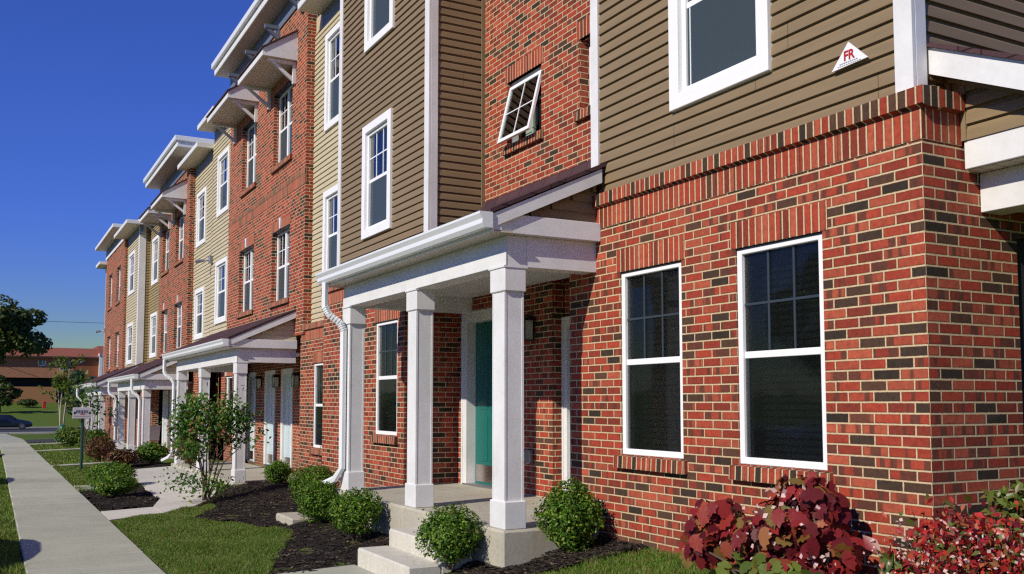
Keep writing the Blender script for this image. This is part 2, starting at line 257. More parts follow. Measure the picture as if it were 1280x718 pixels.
# ------------------------------------------------------------------ mesh helpers
OFF = {}
def props(o, label=None, cat=None, group=None, kind=None):
    for k, v in (('label', label), ('category', cat), ('group', group), ('kind', kind)):
        if v: o[k] = v
    return o
def root(name, loc, label, cat, group=None):
    o = bpy.data.objects.new(name, None); col.objects.link(o); o.empty_display_size = .2
    o.location = (loc[0], loc[1], loc[2]+ZO); OFF[o.name] = Vector(loc); return props(o, label, cat, group)
class MB:
    def __init__(s): s.v = []; s.f = []; s.mi = []; s.uvs = None
    def add(s, vs, fs, mi=0):
        n = len(s.v); s.v += [tuple(p) for p in vs]; s.f += [tuple(i+n for i in f) for f in fs]; s.mi += [mi]*len(fs); return s
    def box(s, a, b, mi=0, bev=0):
        x0, y0, z0 = [min(p, q) for p, q in zip(a, b)]; x1, y1, z1 = [max(p, q) for p, q in zip(a, b)]
        if bev:
            r = min(bev, (x1-x0)/2.01, (y1-y0)/2.01, (z1-z0)/2.01)
            vs = []
            for sx in (0, 1):
                for sy in (0, 1):
                    for sz in (0, 1):
                        X = (x0, x1)[sx]; Y = (y0, y1)[sy]; Z = (z0, z1)[sz]
                        dx = r*(1-2*sx); dy = r*(1-2*sy); dz = r*(1-2*sz)
                        vs += [(X, Y+dy, Z+dz), (X+dx, Y, Z+dz), (X+dx, Y+dy, Z)]
            def I(sx, sy, sz, k): return (sx*4+sy*2+sz)*3+k
            fs = []
            fs += [(I(0,0,0,0), I(0,0,1,0), I(0,1,1,0), I(0,1,0,0)), (I(1,0,0,0), I(1,1,0,0), I(1,1,1,0), I(1,0,1,0)),
                   (I(0,0,0,1), I(1,0,0,1), I(1,0,1,1), I(0,0,1,1)), (I(0,1,0,1), I(0,1,1,1), I(1,1,1,1), I(1,1,0,1)),
                   (I(0,0,0,2), I(0,1,0,2), I(1,1,0,2), I(1,0,0,2)), (I(0,0,1,2), I(1,0,1,2), I(1,1,1,2), I(0,1,1,2))]
            for a_ in (0, 1):
                for b_ in (0, 1):
                    q = (I(a_,b_,0,0), I(a_,b_,1,0), I(a_,b_,1,1), I(a_,b_,0,1)); fs.append(q if (a_ ^ b_) else q[::-1])
                    q = (I(a_,0,b_,0), I(a_,1,b_,0), I(a_,1,b_,2), I(a_,0,b_,2)); fs.append(q[::-1] if (a_ ^ b_) else q)
                    q = (I(0,a_,b_,1), I(1,a_,b_,1), I(1,a_,b_,2), I(0,a_,b_,2)); fs.append(q if (a_ ^ b_) else q[::-1])
                    for c_ in (0, 1):
                        q = (I(a_,b_,c_,0), I(a_,b_,c_,1), I(a_,b_,c_,2)); fs.append(q if not (a_ ^ b_ ^ c_) else q[::-1])
            return s.add(vs, fs, mi)
        vs = [(x, y, z) for x in (x0, x1) for y in (y0, y1) for z in (z0, z1)]
        return s.add(vs, [(0,1,3,2), (4,6,7,5), (0,4,5,1), (2,3,7,6), (0,2,6,4), (1,5,7,3)], mi)
    def tube(s, pts, rad, n=8, mi=0, cap=True):
        pts = [Vector(p) for p in pts]
        if not hasattr(rad, '__len__'): rad = [rad]*len(pts)
        base = len(s.v); ring = []; prev = None
        for i, p in enumerate(pts):
            d = (pts[min(i+1, len(pts)-1)]-pts[max(i-1, 0)]).normalized()
            if prev is None: a = d.orthogonal().normalized()
            else: a = (prev-d*prev.dot(d)).normalized()
            prev = a; b = d.cross(a)
            for k in range(n):
                t = 2*math.pi*k/n; s.v.append(tuple(p+(a*math.cos(t)+b*math.sin(t))*rad[i]))
        for i in range(len(pts)-1):
            for k in range(n):
                s.f.append((base+i*n+k, base+i*n+(k+1)%n, base+(i+1)*n+(k+1)%n, base+(i+1)*n+k)); s.mi.append(mi)
        if cap:
            s.f.append(tuple(base+k for k in range(n))[::-1]); s.mi.append(mi); s.f.append(tuple(base+(len(pts)-1)*n+k for k in range(n))); s.mi.append(mi)
        return s
    def prism(s, poly, a, b, axis='x', mi=0):
        """polygon extruded from a to b along axis (x: poly in y,z ; y: poly in x,z ; z: poly in x,y)"""
        def P(q, t): return {'x': (t, q[0], q[1]), 'y': (q[0], t, q[1]), 'z': (q[0], q[1], t)}[axis]
        n = len(poly); vs = [P(q, a) for q in poly]+[P(q, b) for q in poly]
        fs = [tuple(range(n)), tuple(range(n, 2*n))[::-1]]+[(i, i+n, (i+1) % n+n, (i+1) % n) for i in range(n)]
        return s.add(vs, fs, mi)
    def build(s, name, mats, parent=None, uv=True, uvoff=(0, 0), smooth=False, recalc=True):
        if not isinstance(mats, (list, tuple)): mats = [mats]
        off = OFF[parent.name] if parent else Vector((0, 0, -ZO))
        me = bpy.data.meshes.new(name)
        me.from_pydata([(x-off.x, y-off.y, z-off.z) for x, y, z in s.v], [], s.f)
        for m in mats: me.materials.append(m)
        if len(mats) > 1: me.polygons.foreach_set('material_index', s.mi)
        if recalc:
            import bmesh
            bm = bmesh.new(); bm.from_mesh(me); bmesh.ops.recalc_face_normals(bm, faces=bm.faces); bm.to_mesh(me); bm.free()
        if uv:
            ul = me.uv_layers.new(name='UVMap'); V = np.empty(len(me.vertices)*3); me.vertices.foreach_get('co', V); V = V.reshape(-1, 3)+np.array(off)
            nn = np.empty(len(me.polygons)*3); me.polygons.foreach_get('normal', nn); nn = np.abs(nn.reshape(-1, 3))
            lt = np.empty(len(me.polygons), int); me.polygons.foreach_get('loop_total', lt); li = np.empty(len(me.loops), int); me.loops.foreach_get('vertex_index', li)
            pf = np.repeat(np.arange(len(lt)), lt); N = nn[pf]; P = V[li]
            isx = (N[:, 0] > N[:, 1]) & (N[:, 0] > N[:, 2]*.99); isz = (N[:, 2] > N[:, 0]) & (N[:, 2] > N[:, 1])
            U = np.where(isx, P[:, 1]+.1016, P[:, 0]); Vv = np.where(isz, P[:, 1]*1.1, P[:, 2])
            ul.data.foreach_set('uv', np.stack([U-uvoff[0], Vv-uvoff[1]], 1).ravel())
        if smooth: me.polygons.foreach_set('use_smooth', [True]*len(me.polygons))
        o = bpy.data.objects.new(name, me); col.objects.link(o)
        if parent: o.parent = parent
        OFF[o.name] = off.copy(); return o
def single(mb, name, mats, label, cat, base, group=None, kind=None, **k):
    """one-mesh thing with its origin at base"""
    r = bpy.data.objects.new('tmp_', None); OFF['tmp_'] = Vector(base)
    class R: name = 'tmp_'
    off = Vector(base); OFF['tmp_'] = off
    o = mb.build(name, mats, None, **k) if False else None
    me_o = MB(); me_o.v = mb.v; me_o.f = mb.f; me_o.mi = mb.mi
    fake = R(); o = _build_off(me_o, name, mats, off, **k)
    bpy.data.objects.remove(r)
    return props(o, label, cat, group, kind)
def _build_off(mb, name, mats, off, **k):
    mb.v = [(x-off.x, y-off.y, z-off.z-ZO) for x, y, z in mb.v]
    o = mb.build(name, mats, None, **k)      # build adds ZO back: local z = z - off.z
    o.location = (off.x, off.y, off.z+ZO); OFF[o.name] = off.copy(); return o

def cells(a0, a1, z0, z1, holes):
    xs = sorted({a0, a1, *[h[0] for h in holes], *[h[1] for h in holes]}); zs = sorted({z0, z1, *[h[2] for h in holes], *[h[3] for h in holes]})
    xs = [x for x in xs if a0 <= x <= a1]; zs = [z for z in zs if z0 <= z <= z1]; return xs, zs
def wall(parent, name, m, a0, a1, z0, z1, p, holes=(), th=.2, axis='y', sign=1, uvoff=(0, 0)):
    """solid wall: plane y=p facing -y (axis y) or x=p facing +x (axis x), with openings that have reveals"""
    xs, zs = cells(a0, a1, z0, z1, holes); mb = MB(); idx = {}
    def vid(i, j, k):
        if (i, j, k) not in idx:
            d = p if k == 0 else (p+th if axis == 'y' else p-th)
            idx[(i, j, k)] = len(mb.v); mb.v.append((xs[i], d, zs[j]) if axis == 'y' else (d, xs[i], zs[j]))
        return idx[(i, j, k)]
    solid = set()
    for i in range(len(xs)-1):
        for j in range(len(zs)-1):
            cx, cz = (xs[i]+xs[i+1])/2, (zs[j]+zs[j+1])/2
            if not any(h[0] < cx < h[1] and h[2] < cz < h[3] for h in holes): solid.add((i, j))
    for (i, j) in solid:
        for k in (0, 1): mb.f.append((vid(i, j, k), vid(i+1, j, k), vid(i+1, j+1, k), vid(i, j+1, k)))
        for (di, dj, e) in ((-1, 0, ((i, j), (i, j+1))), (1, 0, ((i+1, j), (i+1, j+1))), (0, -1, ((i, j), (i+1, j))), (0, 1, ((i, j+1), (i+1, j+1)))):
            if (i+di, j+dj) not in solid:
                (a, b), (c, d) = e; mb.f.append((vid(a, b, 0), vid(c, d, 0), vid(c, d, 1), vid(a, b, 1)))
    mb.mi = [0]*len(mb.f)
    return mb.build(name, m, parent, uvoff=uvoff)
EXP = .1016
def siding(parent, m, a0, a1, z0, z1, p, holes=(), axis='y', xr=None, name='siding', back=True):
    mb = MB(); prof = [(-.004, .0), (.022, .0), (.0215, .010), (.017, .066), (.004, .086), (-.004, EXP)]
    z = z0; 
    while z < z1-.004:
        zt = min(z+EXP, z1); segs = [(a0, a1)]
        if xr:
            lim = xr(z+.05); segs = [(a0, min(a1, lim))] if lim > a0 else []
        for h in holes:
            if h[2] < zt-.005 and h[3] > z+.005:
                ns = []
                for (a, b) in segs:
                    if h[0] > a+.001: ns.append((a, min(b, h[0])))
                    if h[1] < b-.001: ns.append((max(a, h[1]), b))
                segs = [q for q in ns if q[1] > q[0]+.001]
        pr = [(o, zz) for o, zz in prof if z+zz <= zt+1e-6]
        if pr[-1][1]+z < zt-1e-4: pr.append((.01, zt-z))
        for (a, b) in segs:
            n = len(pr); vs = []
            for t in (a, b):
                for (o, zz) in pr: vs.append((t, p-o, z+zz) if axis == 'y' else (p+o, t, z+zz))
            mb.add(vs, [(i, i+1, n+i+1, n+i) for i in range(n-1)])
        z += EXP
    o = mb.build(name, m, parent, recalc=False)
    return o
# windows ---------------------------------------------------------------
def window(parent, x0, x1, z0, z1, y, kind='brick', twin=False, depth=.05, look='screen', lintel=True, sill=True, key=False, fine=True, bars=True):
    """kind brick: opening x0..x1,z0..z1. kind trim: numbers are the outside of the casing"""
    if kind == 'trim':
        c = .12; t = MB(); yt = y-.045
        t.box((x0, yt, z0), (x0+c, y+.02, z1), bev=.004); t.box((x1-c, yt, z0), (x1, y+.02, z1), bev=.004)
        t.box((x0+c, yt, z0), (x1-c, y+.02, z0+c), bev=.004); t.box((x0+c, yt, z1-c), (x1-c, y+.02, z1), bev=.004)
        x0 += c; x1 -= c; z0 += c; z1 -= c; depth = .0
    w = .05; yf = y+depth; f = MB()
    f.box((x0, yf, z0), (x0+w, yf+.09, z1), bev=.004); f.box((x1-w, yf, z0), (x1, yf+.09, z1), bev=.004)
    f.box((x0+w, yf, z0), (x1-w, yf+.09, z0+w), bev=.004); f.box((x0+w, yf, z1-w), (x1-w, yf+.09, z1), bev=.004)
    W_ = f.build('window', VINYL, parent)
    if kind == 'trim': t.build('casing', VINYL, W_)
    zm = z0+(z1-z0)*.5; sp = [(x0+w, x1-w)] if not twin else [(x0+w, (x0+x1)/2-.04), ((x0+x1)/2+.04, x1-w)]
    if twin: MB().box(((x0+x1)/2-.04, yf-.004, z0+w), ((x0+x1)/2+.04, yf+.088, z1-w), bev=.004).build('mullion', VINYL, W_)
    s = MB(); g = MB(); g2 = MB(); mu = MB(); bl = MB(); cu = MB()
    yg_ = yf+.022 if look != 'screen' else yf+.0235
    for (a, b) in sp:
        s.box((a, yf+.02, zm-.025), (b, yf+.07, zm+.025), bev=.003)
        g.box((a, yf+.030, zm+.025), (b, yf+.036, z1-w)); g2.box((a, yf+.022, z0+w), (b, yf+.027, zm-.025))
        if bars:
            nx = 2 if not twin else 1
            for k in range(nx):
                xx = a+(b-a)*(k+1)/(nx+1); mu.box((xx-.009, yg_, zm+.026), (xx+.009, yg_+.006, z1-w-.001))
            zz = (zm+z1-w)/2; mu.box((a+.001, yg_+.0005, zz-.009), (b-.001, yg_+.0055, zz+.009))
            # faint sash track seen behind the pane
            mu.box((a+.035, yf+.014, z0+w), (a+.045, yf+.0195, zm-.03))
    s.build('meeting_rail', VINYL, W_); g.build('glass', SCREEN if look == 'screen' else GLASS, W_); g2.build('insect_screen', SCREEN if look == 'screen' else LOWG, W_)
    if bars: mu.build('grille', MUNT if look != 'screen' else MUNTD, W_)
    yb = yf+.13 if look == 'screen' else yf+.15
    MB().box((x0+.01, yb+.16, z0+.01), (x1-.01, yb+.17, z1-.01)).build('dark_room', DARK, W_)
    if fine:
        pit = .05 if look == 'screen' else .035; n = int((z1-z0-.1)/pit)
        for k in range(n):
            zz = z0+.05+k*pit
            for (a, b) in sp: bl.add([(a+.06, yb, zz), (b-.02, yb, zz), (b-.02, yb+.02, zz+pit*.66), (a+.06, yb+.02, zz+pit*.66)], [(0, 1, 2, 3)])
        bl.build('blind', BLINDD if look == 'screen' else BLIND, W_, recalc=False)
    else:
        for (a, b) in sp: bl.box((a+.05, yb, z0+.06), (b-.02, yb+.01, zm))
        bl.build('blind', BLIND, W_)
    if look != 'screen':
        (a, b) = sp[0]
        k = a+(b-a)*.42; n = 10
        for i in range(n):
            xa, xb = k+(b-k)*i/n, k+(b-k)*(i+1)/n; o = .02 if i % 2 else 0
            cu.add([(xa, yb-.05+o, zm), (xb, yb-.05+.02-o, zm), (xb, yb-.05+.02-o, z1-.06), (xa, yb-.05+o, z1-.06)], [(0, 1, 2, 3)])
        cu.build('curtain_like_sheet', CURT, W_, recalc=False)  # pale green folds stand in for trees mirrored in the upper sash
    if kind == 'brick':
        if lintel:
            MB().box((x0-.05, y-.005, z1), (x1+.05, y+.06, z1+.2)).build('soldier_lintel', BS, parent, uvoff=(x0-.05, z1-.005))
            MB().box((x0+.002, y+.01, z1-.018), (x1-.002, y+.12, z1-.001)).build('head_shade_strip', BLACK, parent)  # black strip paints the shade at the head of the opening
        if key: MB().prism([((x0+x1)/2-.04, z1+.01), ((x0+x1)/2+.04, z1+.01), ((x0+x1)/2+.06, z1+.23), ((x0+x1)/2-.06, z1+.23)], y-.03, y+.02, 'y').build('keystone', WHITE, parent)
        if sill: MB().prism([(y-.055, z0-.115), (y+.06, z0-.115), (y+.06, z0-.002), (y-.05, z0-.012)], x0-.05, x1+.05, 'x').build('brick_sill', BRL, parent, uvoff=(x0-.05, z0-.12))
    return W_
def cap_course(parent, x0, x1, y, zs=1.575, solx=None, zoff=0):
    z = zs+zoff
    a = MB().box((x0, y-.006, z), (solx if solx else x1, y+.10, z+.2)); 
    a.build('soldier_course', BS, parent, uvoff=(x0, z-.004))
    MB().prism([(y-.045, z+.205), (y-.012, z+.193), (y+.12, z+.193), (y+.12, z+.325), (y-.045, z+.312)], x0, x1, 'x').build('rowlock_cap', BRL, parent, uvoff=(x0, z+.18))
def column(parent, cx, cy, z0, z1):
    """square boxed column; a little shallower than wide"""
    hy, by = .092, .108
    c = MB().box((cx-.11, cy-hy, z0+.2), (cx+.11, cy+hy, z1-.2), bev=.006).build('porch_column', WHITE, parent)
    e = MB()
    for sx in (-1, 1):
        for sy in (-1, 1): e.box((cx+sx*.104-.010, cy+sy*(hy-.006)-.010, z0+.24), (cx+sx*.104+.010, cy+sy*(hy-.006)+.010, z1-.22))
    e.build('corner_bead', WHITE, c)
    MB().box((cx-.142, cy-by, z0), (cx+.138, cy+by, z0+.24), bev=.008).build('column_base', WHITE, c)
    MB().box((cx-.142, cy-by, z1-.22), (cx+.138, cy+by, z1), bev=.008).box((cx-.15, cy-by-.01, z1-.012), (cx+.146, cy+by+.01, z1+.006)).build('capital', WHITE, c)
def downspout(parent, x, yg, yc, ztop, zbot, foot=(-.3, -.1), dx=.0):
    t = MB(); sec = .034
    def run(pts):
        for a, b in zip(pts, pts[1:]):
            a = Vector(a); b = Vector(b); t.tube([a, b], [sec*1.3, sec*1.3], 4)
    P = [(x, yg, ztop), (x, yg, ztop-.30), (x+dx*.35, yg+(yc-yg)*.2, ztop-.40), (x+dx*.8, yg+(yc-yg)*.8, ztop-.50), (x+dx, yc, ztop-.60), (x+dx, yc, zbot+.28), (x+dx+foot[0]*.35, yc+foot[1]*.4, zbot+.14), (x+dx+foot[0], yc+foot[1], zbot+.06)]
    t.tube(P, sec*1.35, 6)
    # ribbed elbows
    for q in range(1, 4):
        a, b = Vector(P[q]), Vector(P[q+1])
        for k in range(4):
            c = a.lerp(b, (k+.5)/4); d = (b-a).normalized()*.006; t.tube([c-d, c+d], sec*1.52, 6)
    o = t.build('downspout', METALW, parent); return o
def porch(house, xR, xL, yf, yw, zo, cols, yback, zslab, zg, xslabR, xslabL, roofR=None, gable=BEIGE, back_top=None, spouts=(), lip=True, xle=.35):
    """yf front face of beam, yw face of the wall its right gable dies into, zo floor drop of the house"""
    zb = 1.185+zo; fr = yf
    # slab
    sb = MB().box((xslabL, yf-.05, zg), (xslabR, yback, zslab), bev=.02); sb.build('porch_slab', SLABC, house, uv=False)
    # beams
    b = MB().box((xL, fr, zb), (xR, fr+.2, zb+.27), bev=.004)
    b.box((xR-.2, fr+.2, zb), (xR, yw+.0, zb+.27)); b.box((xL, fr+.2, zb), (xL+.2, yback, zb+.27))
    b.box((xL-.004, fr-.012, zb+.003), (xR+.004, fr, zb+.13), bev=.003)
    b.build('porch_beam', WHITE, house)
    for cx in cols: column(house, cx, fr+.092, zslab, zb)
    MB().box((xL+.2, fr+.2, zb+.2), (xR-.2, yback, zb+.23)).build('porch_ceiling', WHITE, house)
    # roof
    ye = fr-.2; sl = .46; z_e = zb+.43; yt = yback+.05
    xr = xR+.12; xl = xL-xle
    def zr(y): return z_e+sl*(y-ye)
    r = MB().prism([(ye-.02, zr(ye)-.008), (yt, zr(yt)), (yt, zr(yt)+.035), (ye-.02, zr(ye)+.03)], xl, xr, 'x')
    rf = r.build('porch_roof', SHING, house)
    MB().box((xl+.02, ye+.02, zb+.27), (xr-.02, fr+.01, zb+.285)).build('porch_soffit', SOFFITG, rf)
    MB().box((xl+.01, ye, zb+.27), (xr-.01, ye+.02, z_e-.01), bev=.002).build('fascia', METALW, rf)
    # gutter: K profile
    gp = [(ye, z_e-.135), (ye-.075, z_e-.135), (ye-.10, z_e-.10), (ye-.10, z_e-.06), (ye-.125, z_e-.02), (ye-.125, z_e), (ye-.112, z_e), (ye-.09, z_e-.06), (ye-.065, z_e-.12), (ye, z_e-.12)]
    g = MB().prism(gp, xl, xr+.0, 'x')
    g.prism([(ye, z_e-.135), (ye-.075, z_e-.135), (ye-.10, z_e-.10), (ye-.10, z_e-.06), (ye-.125, z_e-.02), (ye-.125, z_e), (ye, z_e)], xr, xr+.006, 'x')
    g.prism([(ye, z_e-.135), (ye-.075, z_e-.135), (ye-.10, z_e-.10), (ye-.10, z_e-.06), (ye-.125, z_e-.02), (ye-.125, z_e), (ye, z_e)], xl-.006, xl, 'x')
    go = g.build('gutter', METALW, rf)
    # gable ends
    for (X, d, ywl) in ((xR, 1, yw), (xL, -1, yw)):
        Xo = X+d*.08
        MB().box((X-d*.1, fr-.1, zb+.272), (Xo, ywl, zb+.44), bev=.004).build('gable_board', WHITE, rf)
        rk = MB().prism([(ye+.0, zr(ye)-.13), (ywl, zr(ywl)-.14), (ywl, zr(ywl)-.012), (ye, zr(ye)-.012)], Xo-d*.0, Xo+d*.028, 'x')
        rk.build('rake_board', WHITE, rf)
        MB().prism([(ye+.02, zb+.28), (fr-.1, zb+.28), (fr-.1, zb+.44), (ye+.02, zb+.40)], X, Xo+d*.02, 'x').build('cornice_return', WHITE, rf)
        # lap siding in the gable triangle
        mb = MB(); z = zb+.44
        while z < zr(ywl)-.14:
            ys = ye+(z+.06-z_e+.13)/sl
            pts = [(.018, 0), (.010, .07), (.001, .1)]
            if ys < ywl-.02:
                a, c = (max(ys, fr-.1)), ywl; zt = min(z+.1, zr(ywl)-.1)
                vs = []
                for yy in (a, c):
                    for (o_, zz) in pts: vs.append((X+d*.0+d*o_, yy, min(z+zz, zt)))
                mb.add(vs, [(0, 1, 4, 3), (1, 2, 5, 4)]); mb.add([(X, a, z), (X+d*.018, a, z), (X+d*.018, c, z), (X, c, z)], [(0, 1, 2, 3)])
            z += .1
        if mb.f: mb.build('gable_siding', gable, rf, recalc=False)
        MB().prism([(fr, zb+.3), (ywl, zb+.3), (ywl, zr(ywl)-.05), (fr, zr(fr)-.05)], X-d*.03, X-d*.006, 'x').build('gable_back', gable, rf)
    # flashing strip where the roof meets the wall
    for (x, dx, ft) in spouts: downspout(house, x, ye-.06, fr-.045, z_e-.13, zslab if not zg else zslab, ft, dx)
    return zr
def door(house, x0, x1, z0, z1, y, m=TEAL, depth=.10, frame=.07):
    d = MB().box((x0+frame, y+depth, z0+.02), (x1-frame, y+depth+.045, z1-frame)).build('door', m, house)
    pn = MB(); wx = (x1-x0-2*frame); h = z1-z0
    for (fx0, fx1) in ((.12, .46), (.54, .88)):
        for (fz0, fz1) in ((.14, .40), (.44, .74), (.78, .93)):
            pn.box((x0+frame+wx*fx0, y+depth-.008, z0+h*fz0), (x0+frame+wx*fx1, y+depth+.0, z0+h*fz1), bev=.006)
    pn.build('door_panel', m, d)
    MB().box((x0+frame+.03, y+depth-.004, z0+.05), (x1-frame-.03, y+depth, z0+.27)).build('kick_plate', BRASS, d)
    MB().tube([(x1-frame-.06, y+depth-.05, z0+1.0), (x1-frame-.06, y+depth, z0+1.0)], [.028, .014], 8).build('handle', GREYM, d)
    f = MB().box((x0, y-.02, z0), (x0+frame, y+depth+.05, z1), bev=.004).box((x1-frame, y-.02, z0), (x1, y+depth+.05, z1), bev=.004).box((x0+frame, y-.02, z1-frame), (x1-frame, y+depth+.05, z1), bev=.004)
    f.box((x0-.04, y-.03, z0), (x0, y+.01, z1+.04), bev=.004).box((x1, y-.03, z0), (x1+.04, y+.01, z1+.04), bev=.004).box((x0, y-.03, z1), (x1, y+.01, z1+.04), bev=.004)
    f.build('door_frame', WHITE, house)
    MB().box((x0, y-.03, z0-.02), (x1, y+depth+.1, z0+.02)).build('threshold', GREYM, house)
    MB().box((x0+.01, y+depth+.06, z0), (x1-.01, y+depth+.07, z1)).build('door_back', DARK, house)
def wall_lamp(house, x, y, z):
    b = MB().box((x-.05, y-.02, z-.02), (x+.05, y, z+.16), bev=.004).box((x-.085, y-.16, z+.13), (x+.085, y-.01, z+.15), bev=.003).prism([(x-.085, z+.15), (x+.085, z+.15), (x, z+.2)], y-.16, y-.01, 'y')
    for sx in (-1, 1):
        for yy in (-.15, -.03): b.box((x+sx*.07-.006, y+yy-.006, z-.1), (x+sx*.07+.006, y+yy+.006, z+.13))
    b.box((x-.08, y-.157, z-.11), (x+.08, y-.02, z-.1))
    o = b.build('wall_lamp', BLACK, house); MB().box((x-.064, y-.145, z-.1), (x+.064, y-.035, z+.128)).build('lamp_glass', LAMPG, o)
def eave(house, x0, x1, yfr, ywall, z, th=.14, double=False, frz=.36, end=.0):
    r = MB().box((x0, yfr, z), (x1, ywall+9.6, z+th), bev=.01)
    o = r.build('roof_eave', WHITE, house)
    MB().box((x0+.03, yfr+.03, z-.006), (x1-.03, ywall+.1, z-.001)).build('eave_soffit', SOFFITG, o)
    if double: MB().box((x0-.05, yfr-.07, z+th+.035), (x1+.05, ywall+9.6, z+th+.18), bev=.01).box((x0+.02, yfr+.02, z+th-.001), (x1-.02, ywall+9.5, z+th+.036)).build('roof_edge', METALW, o)
    if frz: MB().box((x0+.12, ywall-.03, z-frz), (x1-.12, ywall+.06, z-.006)).build('frieze_board', FRIEZE, house)
def canopy(house, x0, x1, yw, yf, z):
    c = MB().prism([(yw, z), (yf, z), (yf, z+.13), (yw, z+.60)], x0, x1, 'x').build('window_canopy', WHITE, house)
    MB().prism([(yw, z+.604), (yf-.03, z+.12), (yf-.03, z+.155), (yw, z+.64)], x0-.03, x1+.03, 'x').build('canopy_shingles', SHING, c)
    MB().box((x0+.04, yf+.04, z-.006), (x1-.04, yw, z-.001)).build('canopy_soffit', SOFFITG, c)
    for x in (x0+.06, x1-.14):
        k = MB().box((x, yw-.07, z-.46), (x+.07, yw, z-.007), bev=.004).box((x, yf+.12, z-.07), (x+.07, yw-.07, z-.007), bev=.004)
        k.prism([(yw-.07, z-.42), (yw-.07, z-.33), (yf+.27, z-.07), (yf+.18, z-.07)], x+.012, x+.058, 'x')
        k.build('canopy_bracket', WHITE, house)
def corner_trim(house, x, y, z0, z1, d=1, w=.11):
    """d=+1: corner open to the +x side"""
    if d > 0: t = MB().box((x-w, y-.035, z0), (x+.035, y, z1), bev=.004).box((x+.0, y, z0), (x+.035, y+w, z1), bev=.004)
    else: t = MB().box((x-.03, y-.035, z0), (x+w, y, z1), bev=.004)
    t.build('corner_trim', WHITE, house)
def floodlight(house, x, y, z):
    b = MB().box((x-.08, y-.10, z-.08), (x+.08, y, z+.12), bev=.01); b.tube([(x-.04, y-.09, z+.02), (x-.10, y-.22, z)], .018, 6)
    b.tube([(x-.10, y-.2, z), (x-.16, y-.42, z-.05)], [.035, .06], 8)
    b.build('floodlight', GREYM, house)

# ------------------------------------------------------------------ terrain
def wz(x):
    xs = [-60, -24, -14, -8, -4, 0, 10]; zs = [-1.62, -1.60, -1.53, -1.32, -1.23, -1.20, -1.15]
    return float(np.interp(x, xs, zs))
def zg(x, y):
    base = -1.69
    if y > -3.25: base = -1.69+(wz(x)+1.69)*float(np.interp(y, [-3.25, -1.7, -1.2, -.3, 0], [0, .14, .45, .9, 1]))
    if x < -45:
        k = min(1, (-45-x)/8); base = base*(1-k)+(-1.69)*k
        base += float(np.interp(-x, [45, 86, 108, 150, 400], [0, -.93, -.98, 1.62, 6]))
    if y < -5.72 and x > -84: base -= .13
    return base
gx = sorted(set(list(np.arange(-60, 14, 1.0))+list(np.arange(-110, -60, 3.0))+[-84.02, -83.9, -400, -340, -280, -220, -180, -165, -150, -140, -130, -120, 25, 45, 80, 140]))
gy = sorted(set(list(np.round(np.arange(-5.6, 2, .2), 2))+[-5.74, -5.7, -300, -200, -120, -80, -55, -40, -30, -22, -16, -13, -12.6, 2, 4, 8, 12, 18, 26, 40, 60, 90, 140, 220, 330]))
g = MB(); nx, ny = len(gx), len(gy)
for x in gx:
    for y in gy: g.v.append((x, y, zg(x, y)))
for i in range(nx-1):
    for j in range(ny-1): g.f.append((i*ny+j, (i+1)*ny+j, (i+1)*ny+j+1, i*ny+j+1)); g.mi.append(0)
props(g.build('ground', LAWN, uv=False), kind='structure', label='green lawn ground around the houses')
# street along the pavement (left of frame) and the cross street
def sheet(name, poly_rows, m, h=.004):
    mb = MB()
    for (x0, y0, x1, y1) in poly_rows:
        xs = np.linspace(x0, x1, max(2, int(abs(x1-x0)/3)+1)); ys = np.linspace(y0, y1, max(2, int(abs(y1-y0)/3)+1)); b = len(mb.v)
        for x in xs:
            for y in ys: mb.v.append((x, y, zg(x, y)+h))
        for i in range(len(xs)-1):
            for j in range(len(ys)-1):
                mb.f.append((b+i*len(ys)+j, b+(i+1)*len(ys)+j, b+(i+1)*len(ys)+j+1, b+i*len(ys)+j+1)); mb.mi.append(0)
    return mb.build(name, m, uv=False)
props(sheet('street', [(-83.9, -12.5, 40, -5.98)], ASPH, .006), kind='structure', label='asphalt street beside the pavement')
props(sheet('cross_street', [(-106, -90, -85, 90)], ASPH, .05), kind='structure', label='grey asphalt cross street in the distance')
kb = MB()
for x in np.arange(-83, 40, 3.0): kb.box((x+.01, -5.98, -1.95+ (zg(x, -5)+1.69)), (x+2.99, -5.7, -1.675+(zg(x, -5)+1.69)), bev=.02)
for y in np.arange(-60, 60, 3.0):
    kb.box((-85.0, y+.01, zg(-85, 0)-.3), (-84.6, y+2.99, zg(-85, 0)+.16), bev=.02); kb.box((-106.4, y+.01, zg(-106, 0)-.3), (-106, y+2.99, zg(-106, 0)+.16), bev=.02)
props(kb.build('kerb', KERBC, uv=False), kind='structure', label='pale concrete kerb along the streets')
# pavement slabs
sw = MB(); x = 6.0
while x > -84:
    L = 1.52; j = random.uniform(-.003, .003); z0 = zg(x, -4)+.03+j; z1 = zg(x-L, -4)+.03+j; a, b = x-.006, x-L+.006
    yl0 = -4.46+max(0, -x-6)*.006; yl0 = min(yl0, -4.30)
    vs = [(a, yl0, z0), (b, yl0, z1), (b, -3.27, z1), (a, -3.27, z0)]; e = .012
    top = [(a-e, yl0+e, z0+.008), (b+e, yl0+e, z1+.008), (b+e, -3.27-e, z1+.008), (a-e, -3.27-e, z0+.008)]; bot = [(p[0], p[1], p[2]-.15) for p in vs]
    sw.add(top+vs+bot, [(0, 1, 2, 3), (0, 4, 5, 1), (1, 5, 6, 2), (2, 6, 7, 3), (3, 7, 4, 0), (4, 8, 9, 5), (5, 9, 10, 6), (6, 10, 11, 7), (7, 11, 8, 4)])
    x -= L
props(sw.build('sidewalk', CONC, uv=False), kind='structure', label='long pale concrete sidewalk running past the lawns')
